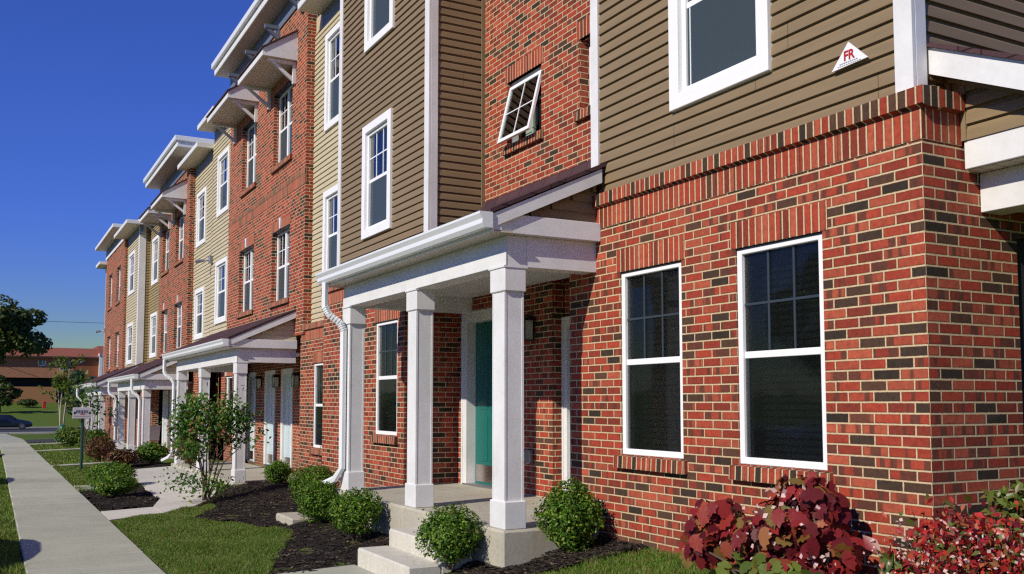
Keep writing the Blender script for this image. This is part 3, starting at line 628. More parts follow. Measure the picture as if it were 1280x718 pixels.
def slab_poly(mb, poly, h=.03, th=.15):
    n = len(poly); t = [(x, y, zg(x, y)+h) for x, y in poly]; b = [(x, y, z-th) for x, y, z in t]
    mb.add(t+b, [tuple(range(n))]+[(i, i+n, (i+1) % n+n, (i+1) % n) for i in range(n)])
wk = MB()
# front walk to the near steps (split into slabs)
for (y0, y1, za, zb_) in ((-3.262, -2.46, -1.655, -1.625), (-2.45, -1.62, -1.624, -1.595)): wk.prism([(y0, za-.12), (y1, zb_-.12), (y1, zb_), (y0, za)], -5.40, -4.02, 'x')
props(wk.build('front_walk', CONC, uv=False), kind='structure', label='short concrete walk leading to the near porch steps')
wk = MB()
A = [[(-12.2, -3.262), (-11.0, -3.262), (-11.35, -2.5), (-12.35, -2.5)], [(-12.35, -2.49), (-11.35, -2.49), (-12.3, -1.75), (-12.65, -2.35)]]
slab_poly(wk, A[0], .035); slab_poly(wk, [(-12.35, -2.49), (-11.36, -2.49), (-12.0, -1.95), (-12.6, -1.65), (-13.5, -1.3), (-13.6, -2.2)], .036)
xs_ = [(-13.6, -2.2), (-15.1, -2.15), (-16.6, -2.08), (-18.1, -2.0), (-19.9, -1.92), (-21.4, -1.85)]; top_ = [(-13.5, -1.3), (-15.1, -.95), (-16.6, -.8), (-18.1, -.72), (-19.9, -.70), (-21.4, -.70)]
for i in range(5):
    (a, b), (c, d) = xs_[i], xs_[i+1]; (e, f_), (g_, h_) = top_[i], top_[i+1]
    slab_poly(wk, [(a-.006, b), (c+.006, d), (g_+.006, h_), (e-.006, f_)], .036+.0)
props(wk.build('porch_walk', STEPC, uv=False), kind='structure', label='wide pale concrete apron walk curving to the second porch')
for i, (xc, xw, L, lb) in enumerate(((-24.2, .55, -1.2, 'narrow concrete path beyond the sign post'), (-33.0, .7, -1.0, 'second narrow concrete path crossing the far lawn'), (-38.8, 1.0, -.9, 'far concrete path by the last porch'))):
    wk = MB(); slab_poly(wk, [(xc+xw/2, -3.262), (xc+xw/2-.6, L), (xc-xw/2-.6, L), (xc-xw/2, -3.262)], .04)
    props(wk.build('lawn_path', CONC, uv=False), kind='structure', label=lb)
props(sheet('driveway', [(-44.5, -3.2, -41, -.6), (-44.5, -5.7, -41, -4.4)], ASPH, .02), kind='structure', label='dark asphalt crossing strip beside the far sidewalk')
wk = MB(); slab_poly(wk, [(-17.2, -3.262), (-16.3, -3.262), (-16.3, -2.98), (-17.2, -2.9)], .045)
props(wk.build('paving_edge', CONC, uv=False), kind='structure', label='small concrete slab beside the sidewalk at the mulch tip')

# mulch beds
def inpoly(x, y, P):
    c = False; j = len(P)-1
    for i in range(len(P)):
        if (P[i][1] > y) != (P[j][1] > y) and x < (P[j][0]-P[i][0])*(y-P[i][1])/(P[j][1]-P[i][1])+P[i][0]: c = not c
        j = i
    return c
BED1 = [(-5.36, -2.52), (-5.9, -2.3), (-6.7, -2.0), (-7.4, -1.72), (-7.9, -1.52), (-8.5, -1.62), (-9.1, -1.72), (-9.7, -1.85), (-10.4, -2.35), (-11.1, -1.95), (-11.9, -1.6), (-12.6, -1.55), (-13.6, -1.2), (-14.9, -.85), (-14.9, .47), (-11.65, .47), (-11.6, .0), (-8.2, .0), (-8.0, -.9), (-5.3, -.9), (-5.3, -1.6), (-5.36, -1.6)]
BED2 = [(-12.35, -3.24), (-12.75, -2.45), (-13.6, -2.22), (-18.1, -2.02), (-19.7, -2.0), (-19.0, -2.6), (-17.0, -2.9), (-15.6, -3.25)]
BED3 = [(-4.0, -1.62), (-4.0, -.95), (-3.5, -.95), (-3.5, 0.05), (-2.75, .05), (-2.85, -.28), (-2.95, -.7), (-3.1, -1.15), (-3.4, -1.62)]
BED4 = [(-21.5, -1.85), (-21.5, -.7), (-24.5, -.7), (-34, -.7), (-34, -1.3), (-24.5, -1.9)]
def bed(P, name, label, chips):
    mb = MB(); x0 = min(p[0] for p in P); x1 = max(p[0] for p in P); y0 = min(p[1] for p in P); y1 = max(p[1] for p in P)
    st = .07 if (x1-x0) < 12 else .16; idx = {}
    def hh(x, y): return zg(x, y)+.018+.022*math.sin(x*5.1+y*3)*math.sin(y*6.3)+.012*math.sin(x*23+1)*math.sin(y*19)
    xs = np.arange(x0-st, x1+st, st); ys = np.arange(y0-st, y1+st, st)
    for i in range(len(xs)-1):
        for j in range(len(ys)-1):
            if inpoly(xs[i]+st/2+.04*math.sin(ys[j]*13), ys[j]+st/2+.04*math.sin(xs[i]*11), P):
                q = []
                for (a, b) in ((i, j), (i+1, j), (i+1, j+1), (i, j+1)):
                    if (a, b) not in idx: idx[(a, b)] = len(mb.v); mb.v.append((xs[a], ys[b], hh(xs[a], ys[b])+random.uniform(-.006, .01)))
                    q.append(idx[(a, b)])
                mb.f.append(tuple(q)); mb.mi.append(0)
    n = 0
    while n < chips:
        x, y = random.uniform(x0, x1), random.uniform(y0, y1)
        if not inpoly(x+random.uniform(-.05, .05), y+random.uniform(-.05, .05), P): continue
        L = random.uniform(.012, .038); w = L*random.uniform(.2, .5); t = random.uniform(0, 6.28); tl = random.uniform(-.5, .5)
        c, s_ = math.cos(t), math.sin(t); z = hh(x, y)+.008; dz = math.sin(tl)*L*.5
        pts = [(x+c*L-s_*w, y+s_*L+c*w, z+dz+.004), (x-c*L-s_*w, y-s_*L+c*w, z-dz), (x-c*L+s_*w, y-s_*L-c*w, z-dz+.006), (x+c*L+s_*w, y+s_*L-c*w, z+dz)]
        mb.add(pts, [(0, 1, 2, 3)], 1); n += 1
    props(mb.build(name, [MULCH, CHIP], uv=False, recalc=False), kind='stuff', label=label, cat='mulch')
bed(BED1, 'mulch_bed', 'dark bark mulch bed left of the near porch steps', 9000)
bed(BED2, 'mulch_bed', 'dark bark mulch triangle beside the sidewalk', 2500)
bed(BED3, 'mulch_bed', 'dark bark mulch patch right of the near porch steps', 4500)
bed(BED4, 'mulch_bed', 'narrow dark mulch strip along the far porches', 1500)
# grass blades
def grass(name, label, regions, n, excl, lo=.035, hi=.075, wd=.0035):
    V = []; 
    k = 0; pts = []
    tot = sum(r[4] for r in regions)
    for (x0, x1, y0, y1, wgt) in regions:
        m = int(n*wgt/tot)
        X = rng.uniform(x0, x1, m*2); Y = rng.uniform(y0, y1, m*2); c = 0
        for x, y in zip(X, Y):
            if any(inpoly(x, y, P) for P in excl): continue
            pts.append((x, y)); c += 1
            if c >= m: break
    P = np.array(pts); Z = np.array([zg(x, y) for x, y in pts]); m = len(P)
    dist = np.hypot(P[:, 0]-3.8, P[:, 1]+4.9); sc = np.clip(dist/10, .8, 2.2)
    clump = .75+.45*np.sin(P[:, 0]*4.1+np.sin(P[:, 1]*3))*np.sin(P[:, 1]*5.2)
    H = rng.uniform(lo, hi, m)*clump; T = rng.uniform(0, 6.28, m); L = rng.uniform(.2, .9, m)*H; T2 = rng.uniform(0, 6.28, m); Wd = wd*sc*rng.uniform(.7, 1.4, m)
    dx, dy = np.cos(T)*Wd, np.sin(T)*Wd; lx, ly = np.cos(T2)*L, np.sin(T2)*L
    v0 = np.stack([P[:, 0]-dx, P[:, 1]-dy, Z], 1); v1 = np.stack([P[:, 0]+dx, P[:, 1]+dy, Z], 1)
    v2 = np.stack([P[:, 0]+dx*.7+lx*.4, P[:, 1]+dy*.7+ly*.4, Z+H*.6], 1); v3 = np.stack([P[:, 0]-dx*.7+lx*.4, P[:, 1]-dy*.7+ly*.4, Z+H*.6], 1); v4 = np.stack([P[:, 0]+lx, P[:, 1]+ly, Z+H], 1)
    VV = np.stack([v0, v1, v2, v3, v4], 1).reshape(-1, 3); VV[:, 2] += ZO
    b = np.arange(m)*5; q = np.stack([b, b+1, b+2, b+3], 1); t = np.stack([b+3, b+2, b+4], 1)
    me = bpy.data.meshes.new(name); me.vertices.add(len(VV)); me.vertices.foreach_set('co', VV.ravel())
    li = np.concatenate([q.ravel(), t.ravel()]); me.loops.add(len(li)); me.loops.foreach_set('vertex_index', li)
    ls = np.concatenate([np.arange(m)*4, m*4+np.arange(m)*3]); lt = np.concatenate([np.full(m, 4), np.full(m, 3)])
    me.polygons.add(2*m); me.polygons.foreach_set('loop_start', ls); me.polygons.foreach_set('loop_total', lt); me.update(); me.validate()
    me.materials.append(GRASS); o = bpy.data.objects.new(name, me); col.objects.link(o); return props(o, label, 'grass', kind='stuff')
WALKS = [[(-5.38, -3.3), (-4.02, -3.3), (-4.02, -1.6), (-5.38, -1.6)], [(-12.2, -3.3), (-11.0, -3.3), (-11.36, -2.49), (-12.0, -1.95), (-12.6, -1.6), (-14, -1), (-21.4, -.7), (-21.4, -1.85), (-13.6, -2.2), (-12.4, -2.5)]]
grass('grass', 'short green grass on the lawn between the sidewalk and the mulch bed', [(-8.5, -5.38, -3.26, -1.5, 4.2), (-11.8, -8.5, -3.26, -1.5, 3.4)], 95000, [BED1, BED2]+WALKS)
grass('grass', 'grass on the lawn strip left of the sidewalk', [(-12, -5, -5.3, -4.47, 3), (-26, -12, -5.6, -4.42, 3)], 40000, [])
grass('grass', 'grass tufts growing under the brick corner wall', [(-3.1, 2.0, -1.6, -.01, 3)], 60000, [BED3], .035, .085)
grass('grass', 'grass on the far lawn around the sign post', [(-24, -16, -3.25, -1.9, 3), (-40, -24, -3.25, -1.3, 2.5)], 30000, [BED2, BED4]+WALKS, .04, .08, .006)

# ------------------------------------------------------------------ house 1 (near)
H = root('town_house', (-6, 0, -1.3), 'near brick town house with taupe siding and white porch columns', 'house', 'row of brick town houses')
G0 = -2.0
gf = [(-1.65, -.80, -.45, 1.14), (-3.14, -2.29, -.45, 1.14)]
wall(H, 'brick_wall', BR, -3.98, 0, G0, 1.88, 0, gf)
wall(H, 'brick_side_wall', BR, .2, 10, G0, 1.88, 0, [(.87, 1.9, -1.2, 1.05)], axis='x')
for w_ in gf: window(H, *w_, 0, 'brick', depth=.012, look='screen')
cap_course(H, -3.52, 0.045, 0, solx=.006)
MB().box((-.1, .102, 1.575), (.006, .36, 1.775)).build('soldier_course', BS, H, uvoff=(0, 1.571))
MB().prism([(.045, 1.78), (.012, 1.768), (-.1, 1.768), (-.1, 1.9), (.045, 1.887)], .122, .36, 'y').build('rowlock_cap', BRL, H, uvoff=(0, 1.755))
# upper taupe bay over the corner
wu = [(-2.43, -1.28, 2.39, 4.09), (-2.43, -1.28, 5.25, 6.95)]
hin = [(a+.1, b-.1, c+.1, d-.1) for a, b, c, d in wu]
wall(H, 'upper_wall', TAUPE, -3.58, -.10, 1.6, 7.9, .06, hin); wall(H, 'upper_side_wall', TAUPE, .26, 10, 1.6, 7.9, -.10, axis='x')
siding(H, TAUPE, -3.58, -.10, 1.89, 7.9, .058, hin); siding(H, TAUPE, .10, 8, 1.89, 7.9, -.098, axis='x')
for w_ in wu: window(H, *w_, .05, 'trim', look='clear')
corner_trim(H, -.10, .055, 1.893, 7.9, 1, .10); corner_trim(H, -3.60, .055, 2.12, 7.9, -1, .09)
wall(H, 'return_wall', TAUPE, .26, .82, 2.0, 7.9, -3.4, axis='x')
# recessed wall: ground and upper floors
wr = [(-6.72, -5.87, 3.21, 4.02), (-5.03, -4.20, 3.21, 4.02)]
wall(H, 'recessed_wall', BRU, -7.6, -3.4, 1.9, 8.4, .80, wr)
dr = [(-7.90, -6.92, -1.09, 1.16)]
wall(H, 'entry_wall', BR, -8.2, -5.62, G0, 1.9, .78, dr)
wall(H, 'alcove_side_wall', BR, .98, 2.2, G0, 1.9, -5.62, axis='x')
wall(H, 'alcove_wall', BR, -5.8, -3.9, G0, 1.9, .95, [(-5.64+.06, -4.55, -1.09, .93)])
MB().box((-5.62, .78, G0), (-5.6, .98, 1.9)).build('alcove_edge', BR, H)
door(H, -5.58, -4.55, -1.09, .93, .93, PALE); door(H, *dr[0][:2], *dr[0][2:], .78, TEAL, depth=.12, frame=.10)
wall_lamp(H, -6.05, .78, .83)
MB().box((-6.15, .72, -.72), (-6.03, .78, -.56), bev=.01).build('outlet_cover', GREYM, H)
wall(H, 'entry_side_wall', BR, 0.2, .78, G0, 1.9, -8.13, axis='x')
# windows in the recess: open awning sash and its neighbour
for i, (a, b, c, d) in enumerate(wr):
    y = .80; f = MB().box((a, y+.06, c), (a+.04, y+.14, d)).box((b-.04, y+.06, c), (b, y+.14, d)).box((a+.04, y+.06, c), (b-.04, y+.14, c+.04)).box((a+.04, y+.06, d-.04), (b-.04, y+.14, d))
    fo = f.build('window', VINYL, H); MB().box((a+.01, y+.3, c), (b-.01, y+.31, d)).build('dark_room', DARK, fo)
    if i: fo.location.y += .09
    MB().box((a+.28, y+.2, c), (a+.31, y+.23, d)).box((a+.05, y+.24, c+.0), (a+.3, y+.25, c+.3)).build('curtain_like_sheet', CURT, fo)
    an = math.radians(14) if i == 0 else 0
    def T(x, t, n):   # t down along sash from hinge, n out of sash plane
        return (x, y+.05-math.sin(an)*t-math.cos(an)*n, d-.07-math.cos(an)*t+math.sin(an)*n)
    L = d-c-.05; sh = MB(); gl = MB(); mu = MB()
    def sbar(mb, xa, xb, ta, tb, n0=0, n1=.03):
        vs = [T(x, t, n) for x in (xa, xb) for t in (ta, tb) for n in (n0, n1)]; mb.add(vs, [(0,1,3,2), (4,6,7,5), (0,4,5,1), (2,3,7,6), (0,2,6,4), (1,5,7,3)])
    sbar(sh, a+.03, a+.075, 0, L); sbar(sh, b-.075, b-.03, 0, L); sbar(sh, a+.075, b-.075, 0, .045); sbar(sh, a+.075, b-.075, L-.045, L)
    sbar(gl, a+.075, b-.075, .045, L-.045, .012, .017)
    sbar(mu, (a+b)/2-.006, (a+b)/2+.006, .045, L-.045, .018, .024); sbar(mu, a+.075, b-.075, L/2-.006, L/2+.006, .0185, .0235)
    so_ = sh.build('sash', VINYL, fo); gl.build('pane', GLASS, fo); mu.build('grille', VINYL, fo)
    MB().box((a-.05, y-.005, d), (b+.05, y+.05, d+.2)).build('soldier_lintel', BS, H, uvoff=(a-.05, d-.005))
    MB().prism([(y-.05, c-.115), (y+.06, c-.115), (y+.06, c-.002), (y-.045, c-.012)], a-.05, b+.05, 'x').build('brick_sill', BRL, H, uvoff=(a-.05, c-.12))
# taupe box bay
gb = [(-9.19, -8.36, -.45, 1.13)]
wall(H, 'brick_wall', BR, -11.62, -8.13, G0, 1.88, 0, gb); window(H, *gb[0], 0, 'brick', depth=.012, look='screen')
wall(H, 'brick_side_wall', BR, .2, .8, G0, 1.88, -11.42, axis='x')
cap_course(H, -11.65, -8.2, 0)
wb = [(-9.79, -8.64, 2.41, 4.11), (-9.75, -8.60, 5.25, 6.95)]; hin = [(a+.1, b-.1, c+.1, d-.1) for a, b, c, d in wb]
wall(H, 'upper_wall', TAUPE, -10.93, -7.38, 1.9, 7.9, .03, hin); siding(H, TAUPE, -10.93, -7.38, 1.89, 7.9, .028, hin)
wall(H, 'upper_side_wall', TAUPE, .23, .8, 1.9, 7.9, -7.38, axis='x'); siding(H, TAUPE, .08, .8, 1.89, 7.9, -7.378, axis='x')
for w_ in wb: window(H, *w_, .02, 'trim', look='clear')
corner_trim(H, -7.38, .025, 2.0, 7.9, 1, .10); corner_trim(H, -10.93, .025, 1.893, 7.9, -1, .10)
MB().box((-7.352, .75, 2.0), (-7.335, .80, 7.9)).build('inner_trim', TAUPE, H)
eave(H, -11.3, .4, -.5, .06, 7.9)
# body volume so that the house has its real depth
MB().box((-11.9, 2.3, G0), (-.35, 10, 7.88)).build('house_body', BRF, H)
MB().box((-10.9, .35, 7.7), (-.3, 2.35, 7.88)).build('upper_ceiling', DARK, H)
zr1 = porch(H, -3.52, -7.86, -.93, 0, 0, [-3.665, -5.62, -7.72], .80, -1.09, -1.75, -3.50, -8.10, gable=TAUPE, spouts=[(-7.82, .10, (-.30, -.14))], xle=.16)
MB().prism([(.72, zr1(.72)+.03), (.80, zr1(.80)+.035), (.80, zr1(.80)+.10), (.77, zr1(.80)+.10)], -7.33, -3.6, 'x').build('roof_flashing', SHING, H)
# steps
MB().box((-5.28, -1.31, -1.75), (-4.03, -.985, -1.25), bev=.015).build('step', STEPC, H, uv=False)
MB().box((-5.32, -1.62, -1.85), (-4.03, -1.30, -1.42), bev=.015).build('step', STEPC, H, uv=False)
# side porch on the right end of the house
SP = MB().box((0.02, .36, 1.425), (3.0, .385, 1.60), bev=.003).build('side_fascia', WHITE, H)
MB().box((0.02, .385, 1.42), (3.0, 3.6, 1.435)).build('side_soffit', SOFFITG, H)
MB().box((0.004, .52, 1.175), (3.0, .72, 1.418), bev=.003).build('side_beam', WHITE, H)
def rk(x): return 2.05-.44*x
siding(H, BEIGE if False else TAUPE, .0, 2.6, 1.60, 2.05, .372, xr=lambda z: (2.06-z)/.44, name='gable_siding')
MB().prism([(-.10, 1.60), (1.0, 1.60), (.0, 2.08), (-.10, 2.12)], .374, .42, 'y').build('gable_back', TAUPE, H)
MB().prism([(-.09, 2.03), (-.09, 2.20), (2.4, 1.06), (2.4, .89)][::1], .18, .20, 'y').build('side_rake_board', WHITE, H)
MB().prism([(-.09, 2.005), (-.09, 2.03), (1.0, 1.55), (1.0, 1.525)], .34, .372, 'y').build('gable_trim', TAUPE, H)
MB().box((-.095, .345, 1.89), (-.06, .372, 2.03)).box((.012, .345, 1.60), (.045, .372, 1.95)).build('gable_trim', TAUPE, H)
MB().prism([(-.098, 2.205), (-.098, 2.235), (2.5, 1.045), (2.5, 1.01)], .155, 3.6, 'y').build('side_roof', SHING, H)
MB().box((-.02, .9, -1.2), (-.14, 1.88, 1.04)).build('side_door', DARK, H)
column(H, 2.8, .62, -1.15, 1.175)

# ------------------------------------------------------------------ house 2
H2 = root('town_house', (-17.5, .45, -1.5), 'second town house, brick bay with two canopies between beige siding', 'house', 'row of brick town houses')
D2 = -.42
sw2 = [(-13.67, -12.9, -.83, .72)]
wall(H2, 'brick_wall', BR, -14.54, -11.7, G0, 1.47, .47, sw2); window(H2, *sw2[0], .47, 'brick', depth=.012, look='screen')
cap_course(H2, -14.45, -11.7, .47, zs=1.575, zoff=D2+.01)
wA = [(-13.5, -12.35, 2.2, 3.9), (-13.5, -12.35, 5.05, 6.9)]; hin = [(a+.1, b-.1, c+.1, d-.1) for a, b, c, d in wA]
wall(H2, 'upper_wall', BEIGE, -14.24, -11.6, 1.45, 7.5, .60, hin); siding(H2, BEIGE, -14.24, -11.6, 1.48, 7.2, .598, hin)
for w_ in wA: window(H2, *w_, .59, 'trim', look='clear')
b2 = [(-16.66, -15.3, 2.11, 3.6), (-19.7, -18.27, 2.12, 3.62)]; b3 = [(-16.68, -15.25, 5.02, 6.62), (-19.58, -18.2, 5.04, 6.63)]
wall(H2, 'brick_bay_wall', BRU, -20.94, -14.24, 1.3, 7.97, .43, b2+b3)
for w_ in b2: window(H2, *w_, .43, 'brick', twin=True, depth=.11, look='clear', key=True)
for w_ in b3: window(H2, *w_, .43, 'brick', twin=True, depth=.11, look='clear')
MB().box((-20.94, .422, 4.22), (-14.23, .44, 4.42)).build('soldier_band', BS, H2, uvoff=(0, 4.21)); MB().box((-20.94, .418, 4.425), (-14.23, .44, 4.525)).build('rowlock_band', BRL, H2, uvoff=(0, 4.415))
canopy(H2, -17.08, -14.94, .43, -.27, 6.86); canopy(H2, -20.37, -18.05, .43, -.27, 6.88)
eave(H2, -21.1, -13.9, .02, .43, 8.33, double=True, frz=.37)
for k in range(4):
    x = -14.6-k*1.75; MB().box((x, .1, 7.95), (x+.09, .43, 8.03)).box((x, .36, 7.72), (x+.09, .43, 7.95)).prism([(.36, 7.74), (.36, 7.84), (.18, 7.95), (.1, 7.95)], x+.01, x+.08, 'x').build('eave_bracket', FRIEZE, H2)
eave(H2, -13.9, -11.4, .12, .6, 7.45, frz=.3)
wB = [(-22.45, -21.08, 4.92, 6.58), (-22.45, -21.08, 2.05, 3.72)]; hin = [(a+.1, b-.1, c+.1, d-.1) for a, b, c, d in wB]
wall(H2, 'upper_wall', BEIGE, -23.2, -20.94, 1.3, 7.45, .475, hin); siding(H2, BEIGE, -23.2, -20.94, 1.42, 7.15, .472, hin)
for w_ in wB: window(H2, *w_, .465, 'trim', look='clear', twin=False)
eave(H2, -23.15, -21.1, .0, .475, 7.42, frz=.3)
floodlight(H2, -23.0, .46, 3.85)
# ground floor recess with three doors
d2 = [(-21.85, -21.0), (-19.95, -19.1), (-18.45, -17.6)]
wall(H2, 'entry_wall', BR, -21.9, -14.5, G0, 1.5, 1.2, [(a, b, -1.52, .73) for a, b in d2])
for a, b in d2: door(H2, a, b, -1.52, .73, 1.2, PALE, depth=.04)
for x in (-20.4, -18.75, -17.1): wall_lamp(H2, x, 1.2, .45)
gw = [(-23.7, -22.3, -.85, .7)]
wall(H2, 'brick_wall', BR, -24.0, -21.6, G0, 1.5, .9, gw); window(H2, *gw[0], .9, 'brick', twin=True, depth=.02, look='screen', key=True, sill=True)
wall(H2, 'entry_side_wall', BR, .67, 1.2, G0, 1.47, -14.56, axis='x')
zr2 = porch(H2, -14.86, -21.45, -.66, .47, D2, [-15.0, -18.45, -21.3], .95, -1.52, -1.9, -14.84, -21.7, gable=BEIGE, spouts=[(-21.72, .16, (-.25, -.2))])
MB().box((-23.2, 1.4, G0), (-14.3, 10, 7.4)).box((-14.3, 1.4, G0), (-11.95, 10, 7.4)).build('house_body', BRF, H2)
# ------------------------------------------------------------------ house 3
H3 = root('town_house', (-28.5, .3, -1.6), 'third town house, narrower brick bay with paired canopies', 'house', 'row of brick town houses')
D3 = -.82
wC = [(-25.3, -24.0, 4.5, 6.1), (-25.3, -24.0, 1.8, 3.25)]; hin = [(a+.1, b-.1, c+.1, d-.1) for a, b, c, d in wC]
wall(H3, 'upper_wall', BEIGE, -25.73, -23.2, 1.0, 7.0, .478, hin); siding(H3, BEIGE, -25.73, -23.2, 1.0, 6.72, .475, hin)
for w_ in wC: window(H3, *w_, .467, 'trim', look='clear', fine=False)
eave(H3, -26.2, -23.15, .0, .478, 6.98, frz=.28)
c2 = [(-28.02, -26.6, 1.66, 3.07), (-30.55, -29.25, 1.63, 3.06)]; c3 = [(-28.02, -26.6, 4.38, 5.84), (-30.6, -29.25, 4.36, 5.83)]
wall(H3, 'brick_bay_wall', BRF, -31.1, -25.73, .9, 7.0, .30, c2+c3)
for w_ in c2: window(H3, *w_, .30, 'brick', twin=True, depth=.11, look='clear', key=True, fine=False)
for w_ in c3: window(H3, *w_, .30, 'brick', twin=True, depth=.11, look='clear', fine=False)
canopy(H3, -28.4, -26.2, .30, -.42, 6.12); canopy(H3, -31.0, -28.95, .30, -.42, 6.12)
eave(H3, -31.4, -25.1, -.2, .30, 7.42, double=True, frz=.40)
wD = [(-33.05, -31.6, 1.58, 3.16), (-33.05, -31.6, 4.2, 5.9)]; hin = [(a+.1, b-.1, c+.1, d-.1) for a, b, c, d in wD]
wall(H3, 'upper_wall', TAN, -33.8, -31.1, .9, 6.6, .36, hin); siding(H3, TAN, -33.8, -31.1, 1.0, 6.4, .357, hin)
for w_ in wD: window(H3, *w_, .35, 'trim', look='clear', fine=False)
eave(H3, -33.8, -31.4, -.1, .36, 6.62, frz=.2)
MB().box((-33.8, .9, G0), (-23.2, 10, 6.95)).build('house_body', BRF, H3)
d3 = [(-30.5, -29.6), (-29.1, -28.2)]
wall(H3, 'entry_wall', BRF, -30.7, -24.0, G0, 1.1, .45, [(a, b, -1.6, .35) for a, b in d3])
for a, b in d3: door(H3, a, b, -1.6, .35, .45, PALE, depth=.04)
gw3 = [(-32.3, -31.0, -1.0, .35)]
wall(H3, 'brick_wall', BRF, -33.8, -30.7, G0, 1.1, .12, gw3); window(H3, *gw3[0], .12, 'brick', twin=True, depth=.02, look='screen', fine=False)
porch(H3, -25.3, -31.6, -.88, .3, D3, [-25.6, -28.7, -31.3], .45, -1.58, -1.9, -25.2, -31.8, gable=BEIGE, spouts=[(-31.8, .16, (-.2, -.15)), (-26.0, .12, (-.1, -.1))])
# ------------------------------------------------------------------ house 4
H4 = root('town_house', (-39.5, 0, -1.6), 'farthest town house with pale siding bay and narrow windows in a brick wall', 'house', 'row of brick town houses')
wE = [(-36.6, -34.95, 4.15, 5.78), (-36.6, -34.95, 1.45, 3.02)]; hin = [(a+.1, b-.1, c+.1, d-.1) for a, b, c, d in wE]
wall(H4, 'upper_wall', BEIGE, -37.2, -33.8, .9, 6.5, 0.0, hin); siding(H4, BEIGE, -37.2, -33.8, 1.0, 6.2, -.003, hin)
wall(H4, 'upper_side_wall', TAN, .2, .45, .9, 6.5, -33.8, axis='x'); siding(H4, TAN, .02, .36, 1.0, 6.3, -33.797, axis='x')
for w_ in wE: window(H4, *w_, -.01, 'trim', look='clear', fine=False)
corner_trim(H4, -33.8, -.003, 1.0, 6.5, 1, .2)
eave(H4, -37.3, -33.4, -.55, .0, 6.5, frz=.3)
e3 = [(-39.85, -38.5, 4.16, 5.65), (-42.8, -41.5, 4.16, 5.65)]; e2 = [(-39.85, -38.5, 1.45, 2.9), (-42.8, -41.5, 1.45, 2.9)]
wall(H4, 'brick_bay_wall', BRF, -44.0, -37.2, .9, 6.55, -.12, e2+e3)
for w_ in e2+e3: window(H4, *w_, -.12, 'brick', depth=.1, look='clear', fine=False)
MB().box((-44.0, -.16, 6.5), (-37.15, -.1, 6.62)).build('frieze_trim', WHITE, H4)
eave(H4, -44.3, -37.3, -.6, -.1, 6.98, frz=.38)
wall(H4, 'end_wall', BEIGE, -44.9, -44.0, .9, 6.2, 0.0); siding(H4, BEIGE, -44.9, -44.0, .9, 6.2, -.003); corner_trim(H4, -44.9, -.003, .9, 6.3, -1, .2)
eave(H4, -45.4, -43.8, -.45, 0, 6.3, frz=.2); floodlight(H4, -44.5, 0, 3.3)
MB().box((-44.9, .6, G0), (-33.8, 10, 6.5)).build('house_body', BRF, H4)
wall(H4, 'entry_wall', BRF, -44.9, -33.8, G0, 1.0, .1, [(-36.5, -35.5, -1.6, .35), (-39.3, -38.4, -1.6, .35), (-42, -40.8, -1.0, .35)])
door(H4, -36.5, -35.5, -1.6, .35, .1, PALE, depth=.04); door(H4, -39.3, -38.4, -1.6, .35, .1, PALE, depth=.04); window(H4, -42, -40.8, -1.0, .35, .1, 'brick', depth=.02, look='screen', fine=False)
porch(H4, -33.6, -40.2, -1.2, 0, D3-.1, [-34.2, -37.0, -39.9], .1, -1.6, -1.9, -33.5, -40.4, gable=BEIGE, spouts=[(-40.45, .16, (-.3, -.2))])

# ------------------------------------------------------------------ small things on the houses
sg = root('fire_sign', (-.545, .02, 2.25), 'white triangular sign with red FR letters on the taupe siding', 'sign')
MB().prism([(-.695, 2.195), (-.395, 2.205), (-.55, 2.355)], .012, .024, 'y').build('plate', SIGNW, sg)
def text(parent, s, size, x, y, z, m, name, stretch=1):
    c = bpy.data.curves.new(name, 'FONT'); c.body = s; c.size = size; c.align_x = 'CENTER'; c.extrude = .0012; c.offset = .0022
    t = bpy.data.objects.new(name, c); me = bpy.data.meshes.new_from_object(t); bpy.data.objects.remove(t)
    for v in me.vertices: v.co = Vector((v.co.x*stretch, -v.co.z, v.co.y))
    o = bpy.data.objects.new(name, me); col.objects.link(o); me.materials.append(m)
    o.parent = parent; o.location = Vector((x, y, z))-OFF[parent.name]; return o
text(sg, 'FR', .088, -.545, .0095, 2.238, SRED, 'lettering', .95)
l = MB()
for k in range(9): l.box((-.625+k*.017, .010, 2.219), (-.613+k*.017, .0115, 2.226))
for k in range(11): l.box((-.643+k*.018, .010, 2.206), (-.631+k*.018, .0115, 2.211))
l.build('small_print', SGREY, sg)
m_ = MB().box((-5.0, .28, -1.088), (-4.2, .72, -1.073), bev=.006)
single(m_, 'door_mat', MATM, 'brown coir mat on the near porch slab by the brick wall', 'door mat', (-4.6, .5, -1.09), uv=False)
# splash block
single(MB().box((-9.1, -1.42, -1.62), (-8.35, -1.12, -1.47), bev=.02), 'splash_block', SLABC, 'pale concrete splash block lying on the mulch edge', 'splash block', (-8.7, -1.27, -1.62), uv=False)

